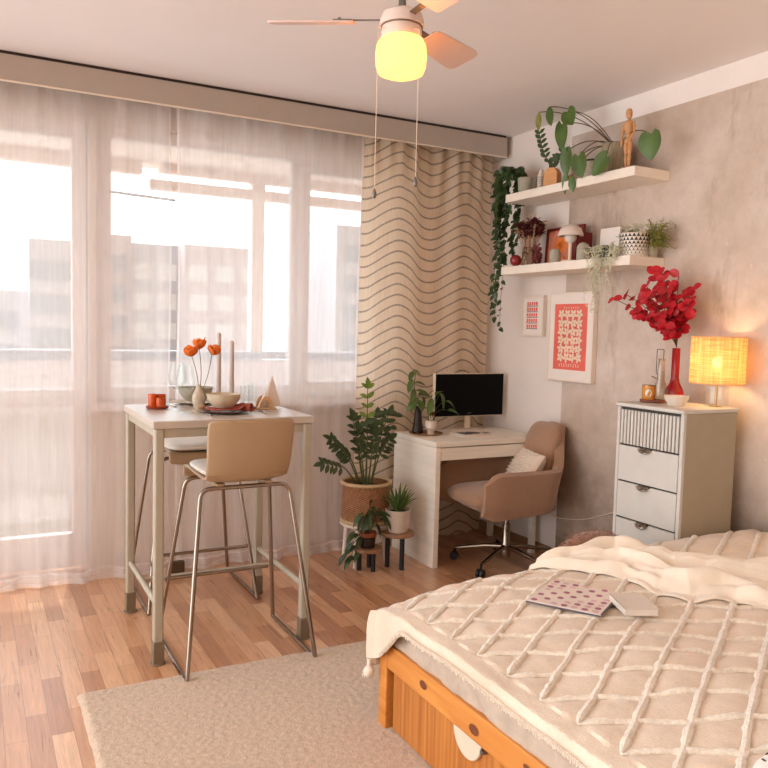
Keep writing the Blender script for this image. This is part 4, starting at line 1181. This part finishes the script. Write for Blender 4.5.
for i in range(60):
    a = r.uniform(0, 2*PI); q = r.random()**.6; h = r.uniform(.17, .26)
    e = Vector((q*.07*math.cos(a), q*.125*math.sin(a), h)); s.tube(curve((q*.02*math.cos(a), q*.02*math.sin(a), .0), e, .0, 3), .0016, 4)
    tg = g if i % 9 == 0 else b
    for k in range(7):
        a2 = r.uniform(0, 2*PI); tg.leaf(e, (math.cos(a2), math.sin(a2), r.uniform(-.4, 1)), (0, 0, 1), .036, .03, .1, 'oval', .1, 3)
for i in range(30):
    a = r.uniform(0, 2*PI); b.leaf((.03*math.cos(a), .03*math.sin(a), r.uniform(.02, .10)), (math.cos(a), math.sin(a), r.uniform(-.5, 1)), (0, 0, 1), .03, .02, .1, 'oval', .1, 3)
for i in range(14):
    y = r.uniform(-.05, .03); s.tube([(0, y, .22), (r.uniform(-.01, .01), y*1.2, .30+r.uniform(0, .02))], .0011, 4)
s.build('stalks', 'dried_tan', t2); b.build('burgundy_heads', 'burgundy', t2); g.build('tan_heads', 'dried_tan', t2)
o = MB().ball((0, 0, .037), .036, 20).build('glass_bauble', 'burgundy_ball'); o.location = (2.99, 3.925, S2); tag(o, 'shiny burgundy ball resting left of the terrarium on lower shelf', 'ornament')
t = thing('burgundy_sprig', 'dark burgundy dried sprig standing before the red framed print', 'flowers', (2.985, 3.70, S2))
b = MB().tube([(0, 0, .0), (0, .01, .12)], .002, 5)
for i in range(34):
    z = r.uniform(.005, .11); a = r.uniform(0, 6.3); b.leaf((0, .01, z), (.4*math.cos(a), math.sin(a), r.uniform(-.2, .6)), (-1, 0, .3), .034, .02, .1, 'oval', .1, 3)
b.build('leaves', 'burgundy', t)
t = thing('red_framed_print', 'dark red framed orange coral print leaning on the lower shelf', 'picture', (3.135, 3.655, S2+.001))
a = math.radians(12)
def lean(x, y, z): return (x*math.cos(a)+z*math.sin(a)*.28, y, z*math.cos(a))
b = MB().box((-.008, -.165, 0), (.008, -.146, .235)).box((-.008, .146, 0), (.008, .165, .235)).box((-.008, -.146, 0), (.008, .146, .017)).box((-.008, -.146, .216), (.008, .146, .235))
b.v = [lean(*p) for p in b.v]; b.build('picture_frame', 'red_frame', t, bevel=.001)
b = MB().box((-.003, -.146, .017), (.006, .146, .216)); b.v = [lean(*p) for p in b.v]; b.build('print_sheet', 'print_orange', t, smooth=False)
b = MB()
for k in range(15):
    q = 2*PI*k/15; b.leaf((-.0045, .03, .125), (0, math.cos(q), math.sin(q)), (-1, 0, 0), .075, .018, 0, 'long', 0, 4)
b.tube([(-.004, .05-.10*q, .085-.07*q) for q in (0, .5, 1)], .006, 6).tube([(-.004, .05, .02), (-.004, .045, .09)], .006, 6)
b.v = [lean(*p) for p in b.v]; b.build('coral_motif', 'orange_petal', t)
t = thing('red_book', 'dark red book standing upright behind the small white lamp', 'book', (3.10, 3.455, S2))
MB().box((-.06, -.018, 0), (.06, .018, .175)).build('cover', 'red_frame', t, bevel=.002)
MB().box((-.056, -.014, .174), (.058, .014, .1755)).build('pages', 'paper', t, smooth=False)
t = thing('dome_lamp', 'small white dome table lamp with clear stem on lower shelf', 'lamp', (2.995, 3.435, S2))
MB().lathe([(.0005, 0), (.045, 0), (.047, .006), (.0005, .010)], n=32).tube([(0, 0, .005), (0, 0, .13)], .010, 14).build('lamp_base', 'cream_plastic', t)
MB().ball((0, 0, .135), .034, 20).build('glass_globe', 'white_ceramic', t)
MB().lathe([(.072, .143), (.069, .160), (.058, .185), (.036, .203), (.0005, .210)]+[(.0005, .206), (.034, .199), (.055, .182), (.066, .158), (.068, .143), (.072, .143)], n=40, cap=False).build('dome_shade', 'fan_white', t)
t = thing('grey_vase', 'grey stone cylinder vase, left one before the dome lamp', 'vase', (2.972, 3.535, S2))
MB().lathe([(.0005, 0), (.028, 0), (.032, .02), (.032, .055), (.024, .073), (.012, .078), (.0005, .079)], n=28).build('vase_body', 'grey_stone', t)
t = thing('stone_jar', 'grey stone lidded jar, right of the dome lamp on lower shelf', 'jar', (3.02, 3.355, S2))
MB().lathe([(.0005, 0), (.032, 0), (.036, .01), (.036, .065), (.0005, .066)], n=28).build('jar_body', 'grey_stone', t)
MB().lathe([(.0005, .0665), (.036, .0665), (.035, .078), (.026, .094), (.010, .103), (.0005, .104)], n=28).build('lid', 'grey_stone', t)
t = thing('white_canvas', 'small plain white canvas leaning against wall behind the camera', 'picture', (3.140, 3.28, S2+.001))
b = MB().box((-.007, -.075, 0), (.007, .075, .19)); b.v = [lean(*p) for p in b.v]; b.build('canvas', 'mat_white', t, bevel=.001)
t = thing('toy_camera', 'small black vintage camera standing on the lower shelf', 'camera', (2.975, 3.150, S2), math.radians(-8))
MB().box((-.02, -.052, 0), (.02, .052, .056)).box((-.016, -.03, .056), (.016, .03, .066)).build('body', 'camera_black', t, bevel=.004)
b = MB().lathe([(.0005, 0), (.023, 0), (.023, .02), (.019, .022), (.0005, .018)], n=28); b.v = [(-.02-z, x+.020, .028+y) for x, y, z in b.v]; b.build('lens_barrel', 'camera_black', t)
b = MB().tube([(-.041, .020+.016*math.cos(2*PI*k/24), .028+.016*math.sin(2*PI*k/24)) for k in range(24)], .003, 6, closed=True); b.build('lens_ring', 'lens_grey', t)
t = thing('triangle_pot', 'white round pot printed with rows of black triangles', 'pot', (3.05, 3.00, S2))
R0, R1, H0 = .068, .076, .118
MB().lathe(cup([(R0, 0), (R0+.001, .004), (R1, H0)], .004), n=48).build('pot', 'white_ceramic', t)
MB().lathe([(.0005, .10), (.07, .10), (.07, .106), (.0005, .107)], n=24).build('soil', 'soil', t)
b = MB()
for i in range(6):
    for k in range(22):
        a = 2*PI*(k+.5*(i % 2))/22; z0 = .003+i*.0192
        def q(aa, z): rr = R0+(R1-R0)*z/H0+.0008; return (rr*math.cos(aa), rr*math.sin(aa), z)
        b.add([q(a-.135, z0), q(a+.135, z0), q(a, z0+.018)], [(0, 1, 2)])
b.build('triangle_print', 'pattern_black', t, smooth=False)
def fuzzy(t, n, box, m, seed, L=.03, name='foliage', c0=(0, 0, .1)):
    r = random.Random(seed); b = MB()
    for i in range(n):
        e = Vector((r.uniform(*box[0]), r.uniform(*box[1]), r.uniform(*box[2])))
        pts = curve(c0, e, .03*r.random(), 6); b.tube(pts, .0008, 3, cap=False)
        for k in range(2, 7):
            for _ in range(3):
                d = Vector((r.uniform(-1, 1), r.uniform(-1, 1), r.uniform(-.6, 1))).normalized()*L*r.uniform(.4, 1)
                b.leaf(pts[k], d, (-1, 0, 1), d.length, .005, .1, 'oval', .0, 2)
    b.build(name, m, t)
fuzzy(t, 36, ((-.07, .05), (-.07, .10), (.10, .165)), 'white_sprig', 5, .02)
t = thing('asparagus_fern', 'feathery olive green asparagus fern behind the triangle pot', 'plant', (3.125, 2.955, S2))
MB().lathe(cup([(.03, 0), (.04, .06)], .003), n=24).build('pot', 'grey_stone', t)
fuzzy(t, 90, ((-.10, .03), (-.15, -.03), (.03, .18)), 'green_olive', 6, .022, c0=(-.01, -.02, .05))
t = thing('air_plant', 'wispy grey white hanging plant trailing below the lower shelf', 'plant', (3.0, 3.13, S2+.002))
b = MB(); r = random.Random(40)
MB().lathe(cup([(.018, 0), (.022, .035)], .002), n=20).build('tiny_pot', 'white_ceramic', t)
for i in range(32):
    yo = r.uniform(-.09, .07) if i < 26 else r.uniform(-.16, -.08); xo = r.uniform(-.11, -.062)
    ze = r.uniform(-.30, -.08) if i < 25 else r.uniform(-.02, .12)
    e = Vector((xo, yo, ze)); n = 12
    pts = []
    for k in range(n+1):
        q = k/n
        if ze < 0:
            a = min(1, q/.3); pts.append(Vector((xo*a, yo*a, .04+.02*math.sin(a*PI)) if q <= .3 else (xo+.006*math.sin(q*20+i), yo+.01*math.sin(q*14+i*3), .04+(ze-.04)*(q-.3)/.7)))
        else: pts.append(Vector((xo*.3*q, yo*q, .04+(ze-.04)*q)))
    b.tube(pts, .0008, 3, cap=False)
    for k in range(3, n+1):
        for _ in range(3):
            d = Vector((r.uniform(-.5, .5), r.uniform(-1, 1), r.uniform(-.8, .6))).normalized(); b.leaf(pts[k], d, (-1, 0, 0), r.uniform(.01, .022), .006, .1, 'oval', 0, 2)
b.build('strands', 'white_sprig', t)

# ------------------------------------------------------------------ ceiling fan
t = thing('ceiling_fan', 'white three bladed ceiling fan with a lit glass globe', 'fan', (1.198, 2.2, 0))
MB().tube([(0, 0, 2.40), (0, 0, 2.66)], .012, 14).build('downrod', 'fan_metal', t)
MB().lathe([(.0005, 2.45), (.03, 2.45), (.034, 2.46), (.02, 2.475), (.0005, 2.475)], n=28).build('rod_collar', 'fan_metal', t)
MB().lathe([(.0005, 2.64), (.02, 2.64), (.055, 2.69), (.06, 2.71), (.0005, 2.71)], n=32).build('ceiling_canopy', 'fan_white', t)
MB().lathe([(.0005, 2.415), (.03, 2.412), (.062, 2.395), (.069, 2.375), (.069, 2.358), (.0005, 2.358)], n=40).build('motor_housing', 'fan_white', t)
MB().lathe([(.0005, 2.358), (.066, 2.358), (.066, 2.354), (.0005, 2.354)], n=40).build('dark_band', 'fan_metal', t)
MB().lathe([(.0005, 2.354), (.062, 2.354), (.064, 2.335), (.060, 2.310), (.0005, 2.310)], n=40).build('lamp_holder', 'fan_white', t)
MB().lathe([(.066, 2.318), (.077, 2.300), (.080, 2.27), (.078, 2.235), (.070, 2.215), (.050, 2.207), (.0005, 2.205)]+[(.0005, 2.208), (.049, 2.210), (.068, 2.218), (.075, 2.236), (.077, 2.27), (.074, 2.298), (.064, 2.316), (.066, 2.318)], n=48, cap=False).build('glass_globe', 'globe', t)
MB().ball((-.035, -.01, 2.265), .022, 16).build('bulb', 'bulb_glow', t)
for a in (149, 29, -91):
    a = math.radians(a-1); d = Vector((math.cos(a), math.sin(a), 0)); sd = Vector((-d.y, d.x, 0)); zz = 2.372
    b = MB(); tl = math.radians(-17)
    up = Vector((0, 0, 1)); w = sd*math.cos(tl)+up*math.sin(tl); nn = w.cross(d)
    c0 = Vector((0, 0, zz)); rows = []
    prof = [(.15, .040), (.16, .048), (.30, .058), (.385, .062), (.41, .056), (.42, .04)]
    vs = []; fs = []
    for r_, hw in prof:
        for sg in (-1, 1):
            for h in (-.003, .003): vs.append(c0+d*r_+w*(hw*sg)+nn*h)
    for i in range(len(prof)-1):
        o4 = i*4; fs += [(o4, o4+2, o4+6, o4+4), (o4+1, o4+5, o4+7, o4+3), (o4, o4+4, o4+5, o4+1), (o4+2, o4+3, o4+7, o4+6)]
    fs += [(0, 1, 3, 2), (len(vs)-4, len(vs)-2, len(vs)-1, len(vs)-3)]
    bl = b.add(vs, fs).build('blade', 'fan_blade_mat', t, smooth=False, bevel=.001)
    k = MB().obox(c0+d*.115+nn*(-.006), d*.055, w*.010, nn*.002)
    for q in (-.025, .025): k.obox(c0+d*.185+w*q+nn*(-.006), d*.03, w*.007, nn*.002).ball(c0+d*.195+w*q+nn*(-.009), .005, 8)
    k.build('blade_bracket', 'fan_metal', bl, smooth=False)
for (x, y, z1) in ((-.098, -.03, 1.812), (.014, -.088, 1.850)):
    c = MB().tube([(x*.7, y*.7, 2.335), (x, y, 2.325), (x, y, z1+.03)], .0013, 6).build('pull_chain', 'cable_white', t)
    MB().lathe([(.0005, 0), (.005, .004), (.0075, .014), (.004, .026), (.0015, .032), (.0005, .033)], (x, y, z1), 14).build('pull_knob', 'fan_metal', c)

# ------------------------------------------------------------------ bed
BX0, BX1, BY0, BY1 = 1.252, 3.17, .62, 2.345
t = thing('bed', 'knotty pine bed frame with storage panel, lower right of the room', 'bed', (BX0, BY1, 0))
f = lambda a, b_, c: (a-BX0, b_-BY1, c)
def knot(par, y, z, r, x=BX0-.001):
    b = MB().add([f(x-.001, y+r*1.25*math.cos(2*PI*k/14), z+r*.8*math.sin(2*PI*k/14)) for k in range(14)], [tuple(range(14))]); b.build('wood_knot', 'knot', par, smooth=False)
p = MB().box(f(BX0, BY1-.055, 0), f(BX0+.055, BY1, .325)).build('corner_post', 'pine', t, bevel=.004)
MB().box(f(BX0, BY0, 0), f(BX0+.055, BY0+.055, .325)).build('corner_post', 'pine', t, bevel=.004)
rl = MB().box(f(BX0+.002, BY0+.055, .235), f(BX0+.035, BY1-.055, .322)).build('foot_rail', 'pine', t, bevel=.004)
for y, z, r in ((2.045, .280, .017), (1.760, .270, .019), (1.52, .285, .011), (1.20, .28, .015)): knot(rl, y, z, r, BX0+.001)
MB().box(f(BX0+.055, BY1-.03, .20), f(BX1, BY1, .322)).build('side_rail', 'pine', t, bevel=.004)
MB().box(f(BX0+.055, BY0, .20), f(BX1, BY0+.03, .322)).build('side_rail', 'pine', t, bevel=.004)
MB().box(f(BX1-.055, BY0, 0), f(BX1, BY1, .20)).build('head_support', 'pine', t, bevel=.004)
MB().box(f(BX0+.03, BY0+.03, .285), f(BX1-.02, BY1-.03, .305)).build('slat_base', 'pine_panel', t, smooth=False)
pn = MB().box(f(BX0+.020, BY0+.05, .022), f(BX0+.034, BY1-.075, .234)).build('storage_panel', 'pine_panel', t, smooth=False)
b = MB(); N = 20; vs = []
for x in (BX0+.008, BX0+.0195):
    vs += [f(x, 1.805+.072*math.cos(PI*k/N), .232-.072*math.sin(PI*k/N)) for k in range(N+1)]
fs = [tuple(range(N+1)), tuple(reversed(range(N+1, 2*N+2)))]+[(k, k+1, N+2+k, N+1+k) for k in range(N)]+[(0, N+1, 2*N+1, N)]
b.add(vs, fs).build('half_moon_handle', 'handle_white', pn, bevel=.003, smooth=False)
b = MB().lathe([(.0005, 0), (.008, 0), (.008, .02), (.0005, .02)], n=14); b.v = [f(BX0+.002+z, 1.722+x, .222+y) for x, y, z in b.v]; b.build('lock_pin', 'fan_metal', pn)
def matf(u, v): pass
o = MB()
mx0, mx1, my0, my1 = BX0+.015, BX1, BY0+.01, BY1-.012
def ms(u, v):
    # side skirt of the sheet: runs round foot and both sides
    per = [(mx1, my0), (mx0, my0), (mx0, my1), (mx1, my1)]
    L = [mx1-mx0, my1-my0, mx1-mx0]; tot = sum(L); s_ = u*tot
    for i in range(3):
        if s_ <= L[i]+1e-9: a, c = per[i], per[i+1]; q = s_/L[i]; break
        s_ -= L[i]
    x, y = a[0]+(c[0]-a[0])*q, a[1]+(c[1]-a[1])*q
    n = .012*noise.noise(Vector((x*9, y*9, v*3)))+.008*noise.noise(Vector((x*26, y*26, v*6)))
    nx, ny = ((0, -1), (-1, 0), (0, 1))[i]
    return (x+nx*n, y+ny*n, .306+.128*v)
o.grid(ms, 400, 10).box((mx0+.02, my0+.02, .306), (mx1, my1-.02, .434))
o = o.build('mattress', 'mattress_grey'); tag(o, 'thick mattress in a wrinkled grey sheet on the pine bed', 'mattress')

# bedspread
XE, YE = 1.240, 2.350
def hbed(x, y):
    b = .462+.045*sstep(1.26, 1.75, x)+.030*sstep(2.0, 2.5, x)*sstep(1.2, 2.2, y)
    b += .010*noise.noise(Vector((x*3, y*3, 4)))+.005*noise.noise(Vector((x*11, y*9, 7)))+.0022*noise.noise(Vector((x*34, y*30, 2)))
    if x > 1.29:
        a = ((y-.62*(x-1.29)-1.235)/.1425) % 1; c = ((y+.62*(x-1.29)-1.235)/.1425) % 1
        b += .011*(math.sin(PI*a)*math.sin(PI*c))**.7-.004
    b += .035*math.exp(-((x-1.62)**2/.05+(y-2.25)**2/.03))*0
    b -= .008*math.exp(-(x-1.24)*14)+.03*math.exp(-max(0, YE-y)*16)
    return b
def spread_pt(s_, t_):
    # s_: distance from the foot edge into the bed (negative hangs), t_: same from the far edge
    x = XE+max(0, s_); y = YE-max(0, t_); z = hbed(x, y)
    if s_ < 0: z += s_; x -= .010*math.sin(min(1, -s_*12)*PI*.5)+.006*noise.noise(Vector((y*12, s_*9, 1)))
    if t_ < 0: z += t_; y += .012*math.sin(min(1, -t_*12)*PI*.5)+.012*noise.noise(Vector((x*7, t_*5, 2)))
    if s_ < 0 and t_ < 0: z = hbed(XE, YE)+min(s_, t_)*1.0; x -= .015; y += .012
    return Vector((x, y, max(z, .03)))
def sp(u, v):
    t_ = -.20+(YE-.60+.20)*(1-v)
    y = YE-max(0, t_)
    drop = .040+.13*sstep(2.12, 2.33, y)+.006*noise.noise(Vector((y*30, 0, 0)))
    s_ = -drop+(3.165-XE+drop)*u**1.25
    return spread_pt(s_, t_)
bs = MB().grid(sp, 240, 220).build('bedspread', 'bedspread', solid=.006)
tag(bs, 'cream bedspread with raised tufted diamond lines covering the bed', 'bedspread')
tf = MB(); r = random.Random(50)
def ridge(y0, sl, xmax=3.14, rad=.010, wav=0):
    pts = []; rr = []; n = int((xmax-1.29)/.012)
    L = []
    for k in range(n+1):
        x = 1.29+(xmax-1.29)*k/n; y = y0+sl*(x-1.29)
        y += wav*.016*(abs(math.sin((x-1.29)/.117*PI*.5+.3))-.5)+.004*noise.noise(Vector((x*14, y*14, 5)))
        if y > 2.335 or y < .62 or x > 3.14:
            if len(L) > 3: tf.tube(L, [rad*(.75+.5*r.random())*min(1, .25+.3*min(q_, len(L)-1-q_)) for q_ in range(len(L))], 8)
            L = []; continue
        L.append(Vector((x, y, hbed(x, y)+.005)))
    if len(L) > 3: tf.tube(L, [rad*(.75+.5*r.random())*min(1, .25+.3*min(q_, len(L)-1-q_)) for q_ in range(len(L))], 8)
for k in range(-14, 12):
    y0 = 1.235+.1425*k
    if 0.5 < y0 < 2.3: ridge(y0, .62, rad=.012); ridge(y0, -.62, rad=.0085, wav=1)
    elif y0 <= .5: ridge(y0, .62, rad=.0115)
    elif y0 >= 2.3: ridge(y0, -.62, rad=.0085, wav=1)
tf.build('tufted_lines', 'tuft', bs)
fr = MB()
for i in range(230):
    y = .64+(2.30-.64)*i/230; drop = .040+.13*sstep(2.12, 2.33, y)
    p0 = spread_pt(-drop+.004, YE-y if y < YE else 0); p0 = Vector((XE-.016, y, hbed(XE, y)-drop+.006))
    fr.tube([p0+Vector((0, 0, .012)), p0+Vector((-.002, .002, .004)), p0+Vector((0, .003*r.uniform(-1, 1), -.009*r.random()))], .0022, 4)
fr.build('fringe', 'tuft', bs)
tz = MB().ball((1.216, 2.352, .205), .020, 14, (1, 1, 1.1)).tube([(1.216, 2.352, .25), (1.216, 2.352, .19)], [.006, .012], 8)
for k in range(40):
    a = r.uniform(0, 6.3); q = r.uniform(.2, 1); tz.tube([(1.214+.010*math.cos(a), 2.358+.010*math.sin(a), .205), (1.214+.024*math.cos(a)*q, 2.358+.024*math.sin(a)*q, .180+.03*r.random())], .002, 4)
tz.build('corner_tassel', 'tuft', bs)

# throw blanket: strip from the far edge across to the right
lowc = [(1.90, 2.34), (1.99, 2.20), (2.08, 2.02), (2.07, 1.85), (2.12, 1.74), (2.22, 1.70), (2.28, 1.62), (2.35, 1.52), (2.50, 1.42), (2.8, 1.3), (3.05, 1.25)]
upc = [(1.98, 2.35), (2.16, 2.352), (2.34, 2.352), (2.44, 2.30), (2.42, 2.15), (2.50, 2.02), (2.62, 1.95), (2.75, 1.88), (2.88, 1.78), (3.0, 1.7), (3.12, 1.6)]
def cl(c, u):
    x = u*(len(c)-1); i = min(int(x), len(c)-2); q = x-i; q = q*q*(3-2*q)*.4+q*.6
    return c[i][0]*(1-q)+c[i+1][0]*q, c[i][1]*(1-q)+c[i+1][1]*q
def thr(u, v):
    a, c = cl(lowc, u), cl(upc, u); x = a[0]*(1-v)+c[0]*v; y = a[1]*(1-v)+c[1]*v
    e = min(v, 1-v)
    w_ = v+.10*noise.noise(Vector((u*5, v*2, 1)))
    fold = .016*math.sin(w_*15+u*9)+.010*math.sin(w_*27-u*14+1)+.006*math.sin(w_*49+u*5)
    z = hbed(x, y)+.011+.034*sstep(0, .22, e)*(1-.3*u)*sstep(0, .10, u+.02)+(fold+.006)*sstep(0, .12, e)
    z += .012*noise.noise(Vector((x*9, y*9, 3)))*sstep(0, .1, e)
    if u < .06: z -= .0
    return (x, y, max(z, hbed(x, y)+.010))
o = MB().grid(thr, 140, 60).build('throw_blanket', 'throw_cream', solid=.005)
tag(o, 'smooth cream throw blanket rumpled across the far side of the bed', 'blanket')
# fluffy brown cushion at far edge
b = MB().ball((0, 0, 0), 1, 28)
b.v = [(x*.16, y*.075, z*.085) for x, y, z in b.v]
o = b.build('fluffy_cushion', 'brown_fur'); o.location = (2.34, 2.46, .478); o.rotation_euler = (0, 0, -.1)
tag(o, 'brown fluffy cushion at the far bed edge left of the chest', 'pillow')
fu = MB(); r = random.Random(77)
for i in range(900):
    a = r.uniform(0, 2*PI); ph = math.asin(r.uniform(-.3, 1)); n = Vector((math.cos(a)*math.cos(ph), math.sin(a)*math.cos(ph), math.sin(ph)))
    p0 = Vector((n.x*.158, n.y*.073, n.z*.083)); fu.tube([p0, p0+n*.012+Vector((r.uniform(-.01, .01), r.uniform(-.01, .01), r.uniform(-.008, .004)))], [.0022, .0005], 3, cap=False)
fu.build('fur', 'brown_fur', o)
sup = MB().lathe([(.0005, 0), (.10, 0), (.12, .02), (.12, .37), (.10, .39), (.0005, .392)], n=32)
o = sup.build('floor_pouf', 'brown_fur'); o.location = (2.38, 2.51, 0); tag(o, 'brown round pouf on the floor behind the bed, under the fluffy cushion', 'pouf')
# magazine and book on the bed
t = thing('chocolate_box', 'open pink patterned magazine with plum dots lying on the bedspread', 'magazine', (1.785, 1.945, hbed(1.78, 1.94)+.018))
pa, pb, pc, pd = Vector((1.606, 1.985, 0)), Vector((1.831, 2.115, 0)), Vector((1.948, 1.905, 0)), Vector((1.738, 1.777, 0))
o_ = Vector((1.785, 1.945, 0)); q = [p_-o_ for p_ in (pa, pb, pc, pd)]
MB().add([p_+Vector((0, 0, 0)) for p_ in q]+[p_+Vector((0, 0, .008)) for p_ in q], [(0, 3, 2, 1), (4, 5, 6, 7), (0, 1, 5, 4), (1, 2, 6, 5), (2, 3, 7, 6), (3, 0, 4, 7)]).build('page_block', 'paper', t, smooth=False)
t.name = 'picture_magazine'
plain('dot_plum', (164, 104, 122), .7); plain('dot_rose', (214, 178, 178), .7); plain('edge_dark', (92, 84, 92), .6)
b1, b2 = MB(), MB()
for i in range(8):
    for j in range(7):
        p_ = q[0]+(q[1]-q[0])*((i+.6)/8.3)+(q[3]-q[0])*((j+.6)/7.3)
        tg = b1 if (i*3+j*2) % 5 in (0, 1) else b2
        if (i+j) % 2 == 0 or tg is b1: tg.lathe([(.0005, 0), (.011, 0), (.010, .0012), (.0005, .0016)], (p_.x, p_.y, .0082), 14)
b1.build('plum_dots', 'dot_plum', t); b2.build('rose_dots', 'dot_rose', t)
MB().tube([q[3]+Vector((0, 0, .006)), q[2]+Vector((0, 0, .006))], .0035, 6).tube([q[0]+Vector((0, 0, .003)), q[3]+Vector((0, 0, .003))], .003, 6).build('spine_edge', 'edge_dark', t)
t = thing('white_book', 'small plain white book lying on the bedspread beside the magazine', 'book', (1.885, 1.785, hbed(1.88, 1.78)+.018), math.radians(-24))
MB().box((-.055, -.075, 0), (.055, .075, .002)).box((-.055, -.075, .020), (.055, .075, .022)).box((-.055, -.075, 0), (-.053, .075, .022)).build('cover', 'white_ceramic', t, smooth=False)
MB().box((-.053, -.073, .002), (.052, .073, .020)).build('pages', 'paper', t, smooth=False)
# dotted cushion at the frame's lower right corner
b = MB().ball((0, 0, 0), 1, 26); b.v = [(x*.10, y*.085, z*.042) for x, y, z in b.v]
o = b.build('dotted_cushion', 'cushion_white'); o.location = (1.460, .920, hbed(1.46, .92)+.046)
tag(o, 'small white cushion with black dashes at the near bed corner', 'pillow')
d = MB(); r = random.Random(8)
for k in range(22):
    a = k*2.399; q = math.sqrt((k+.5)/22)*.92; x, y = q*math.cos(a), q*math.sin(a); z = math.sqrt(max(0, 1-q*q))
    p_ = Vector((x*.10, y*.085, z*.042+.0005)); d.obox(p_, Vector((.006*math.cos(k), .006*math.sin(k), 0)), Vector((-.002*math.sin(k), .002*math.cos(k), 0)), (0, 0, .001))
d.build('black_dashes', 'pattern_black', o, smooth=False)

# cable on the wall between desk and chest
pts = fillet([(3.17, 3.80, .30), (3.18, 3.68, .262), (3.19, 3.45, .30), (3.19, 3.20, .40), (3.185, 2.95, .56), (3.185, 2.75, .75)], .08, 6)
o = MB().tube(pts, .0035, 6).build('power_cable', 'cable_white'); tag(o, 'thin pale cable running along the concrete wall to the chest', 'cable')
t = thing('extension_socket', 'small dark plug block at the wall end of the pale cable', 'socket', (3.17, 3.80, .29))
MB().box((-.02, -.03, -.015), (.018, .03, .015)).build('socket_body', 'black_plastic', t, bevel=.004)

GR = {'taper_candle': 'taper candles on the tall table', 'orange_poppy': 'poppies in the small vase', 'tumbler': 'tumblers on the tall table',
      'candle_cup': 'orange candle cups on the rust tray', 'dinner_plate': 'plates of the two place settings', 'soup_bowl': 'bowls of the two place settings',
      'fork': 'cutlery on the tall table', 'knife': 'cutlery on the tall table', 'apartment_building': 'apartment blocks outside the window',
      'wall_shelf': 'floating shelves on the concrete wall', 'framed_print': 'framed prints under the shelves', 'plant_stool': 'little plant stools by the desk',
      'sheer_curtain': 'sheer curtains at the window'}
for o in C.objects:
    if o.parent is None and o.name.split('.')[0] in GR and 'label' in o: o['group'] = GR[o.name.split('.')[0]]
# ------------------------------------------------------------------ lights
def light(name, typ, loc, energy, color, size=.02, rot=None, **kw):
    l = bpy.data.lights.new(name, typ); l.energy = energy; l.color = color
    if typ == 'POINT': l.shadow_soft_size = size
    for k, v in kw.items(): setattr(l, k, v)
    o = bpy.data.objects.new(name, l); C.objects.link(o); o.location = loc
    if rot: o.rotation_euler = rot
    return o
light('chest_lamp_light', 'POINT', (3.058, 2.455, HZ+.205), 4.0, (1, .70, .38), .028)
light('fan_lamp_light', 'POINT', (1.170, 2.19, 2.265), 3, (1, .80, .45), .03)
sun = light('sun', 'SUN', (0, 10, 10), 1.6, (1, .95, .9)); sun.data.angle = math.radians(1.2)
sd = Vector((-.18, -1, -1.28)).normalized(); sun.rotation_euler = sd.to_track_quat('-Z', 'Y').to_euler()

w = bpy.data.worlds.new('sky'); sc.world = w; w.use_nodes = True
nt = w.node_tree; bg = nt.nodes['Background']
tc = nt.nodes.new('ShaderNodeTexCoord'); dp = nt.nodes.new('ShaderNodeVectorMath'); dp.operation = 'DOT_PRODUCT'
dp.inputs[1].default_value = Vector((-.60, .80, 0)).normalized()
nt.links.new(tc.outputs['Generated'], dp.inputs[0])
rp = nt.nodes.new('ShaderNodeValToRGB'); mp = nt.nodes.new('ShaderNodeMapRange')
mp.inputs['From Min'].default_value = -1; mp.inputs['From Max'].default_value = 1
nt.links.new(dp.outputs['Value'], mp.inputs['Value']); nt.links.new(mp.outputs[0], rp.inputs['Fac'])
rp.color_ramp.elements[0].position = .15; rp.color_ramp.elements[0].color = (.10, .06, .035, 1)
rp.color_ramp.elements[1].position = .72; rp.color_ramp.elements[1].color = (.93, .97, 1.03, 1)
e = rp.color_ramp.elements.new(.5); e.color = (.36, .29, .235, 1)
nt.links.new(rp.outputs[0], bg.inputs['Color']); bg.inputs['Strength'].default_value = 2.15

# ------------------------------------------------------------------ camera
cam = bpy.data.cameras.new('camera'); co = bpy.data.objects.new('camera', cam); C.objects.link(co)
f_, yaw, pit, rol = 773.5, .48755, -.07254, .02506
cam.sensor_width = 36; cam.sensor_fit = 'HORIZONTAL'; cam.lens = f_/768*36; cam.clip_start = .05; cam.clip_end = 500
fw = Vector((math.sin(yaw)*math.cos(pit), math.cos(yaw)*math.cos(pit), math.sin(pit)))
rt = Vector((math.cos(yaw), -math.sin(yaw), 0)); up = rt.cross(fw)
r2 = rt*math.cos(rol)+up*math.sin(rol); u2 = -rt*math.sin(rol)+up*math.cos(rol)
m = Matrix((( r2.x, u2.x, -fw.x, 0), (r2.y, u2.y, -fw.y, 0), (r2.z, u2.z, -fw.z, 1.414), (0, 0, 0, 1)))
co.matrix_world = m
sc.camera = co
sc.cycles.transparent_max_bounces = 40
sc.view_settings.view_transform = 'Standard'; sc.view_settings.look = 'None'
sc.view_settings.gamma = 1; sc.view_settings.use_curve_mapping = False; sc.view_settings.exposure = 1.09
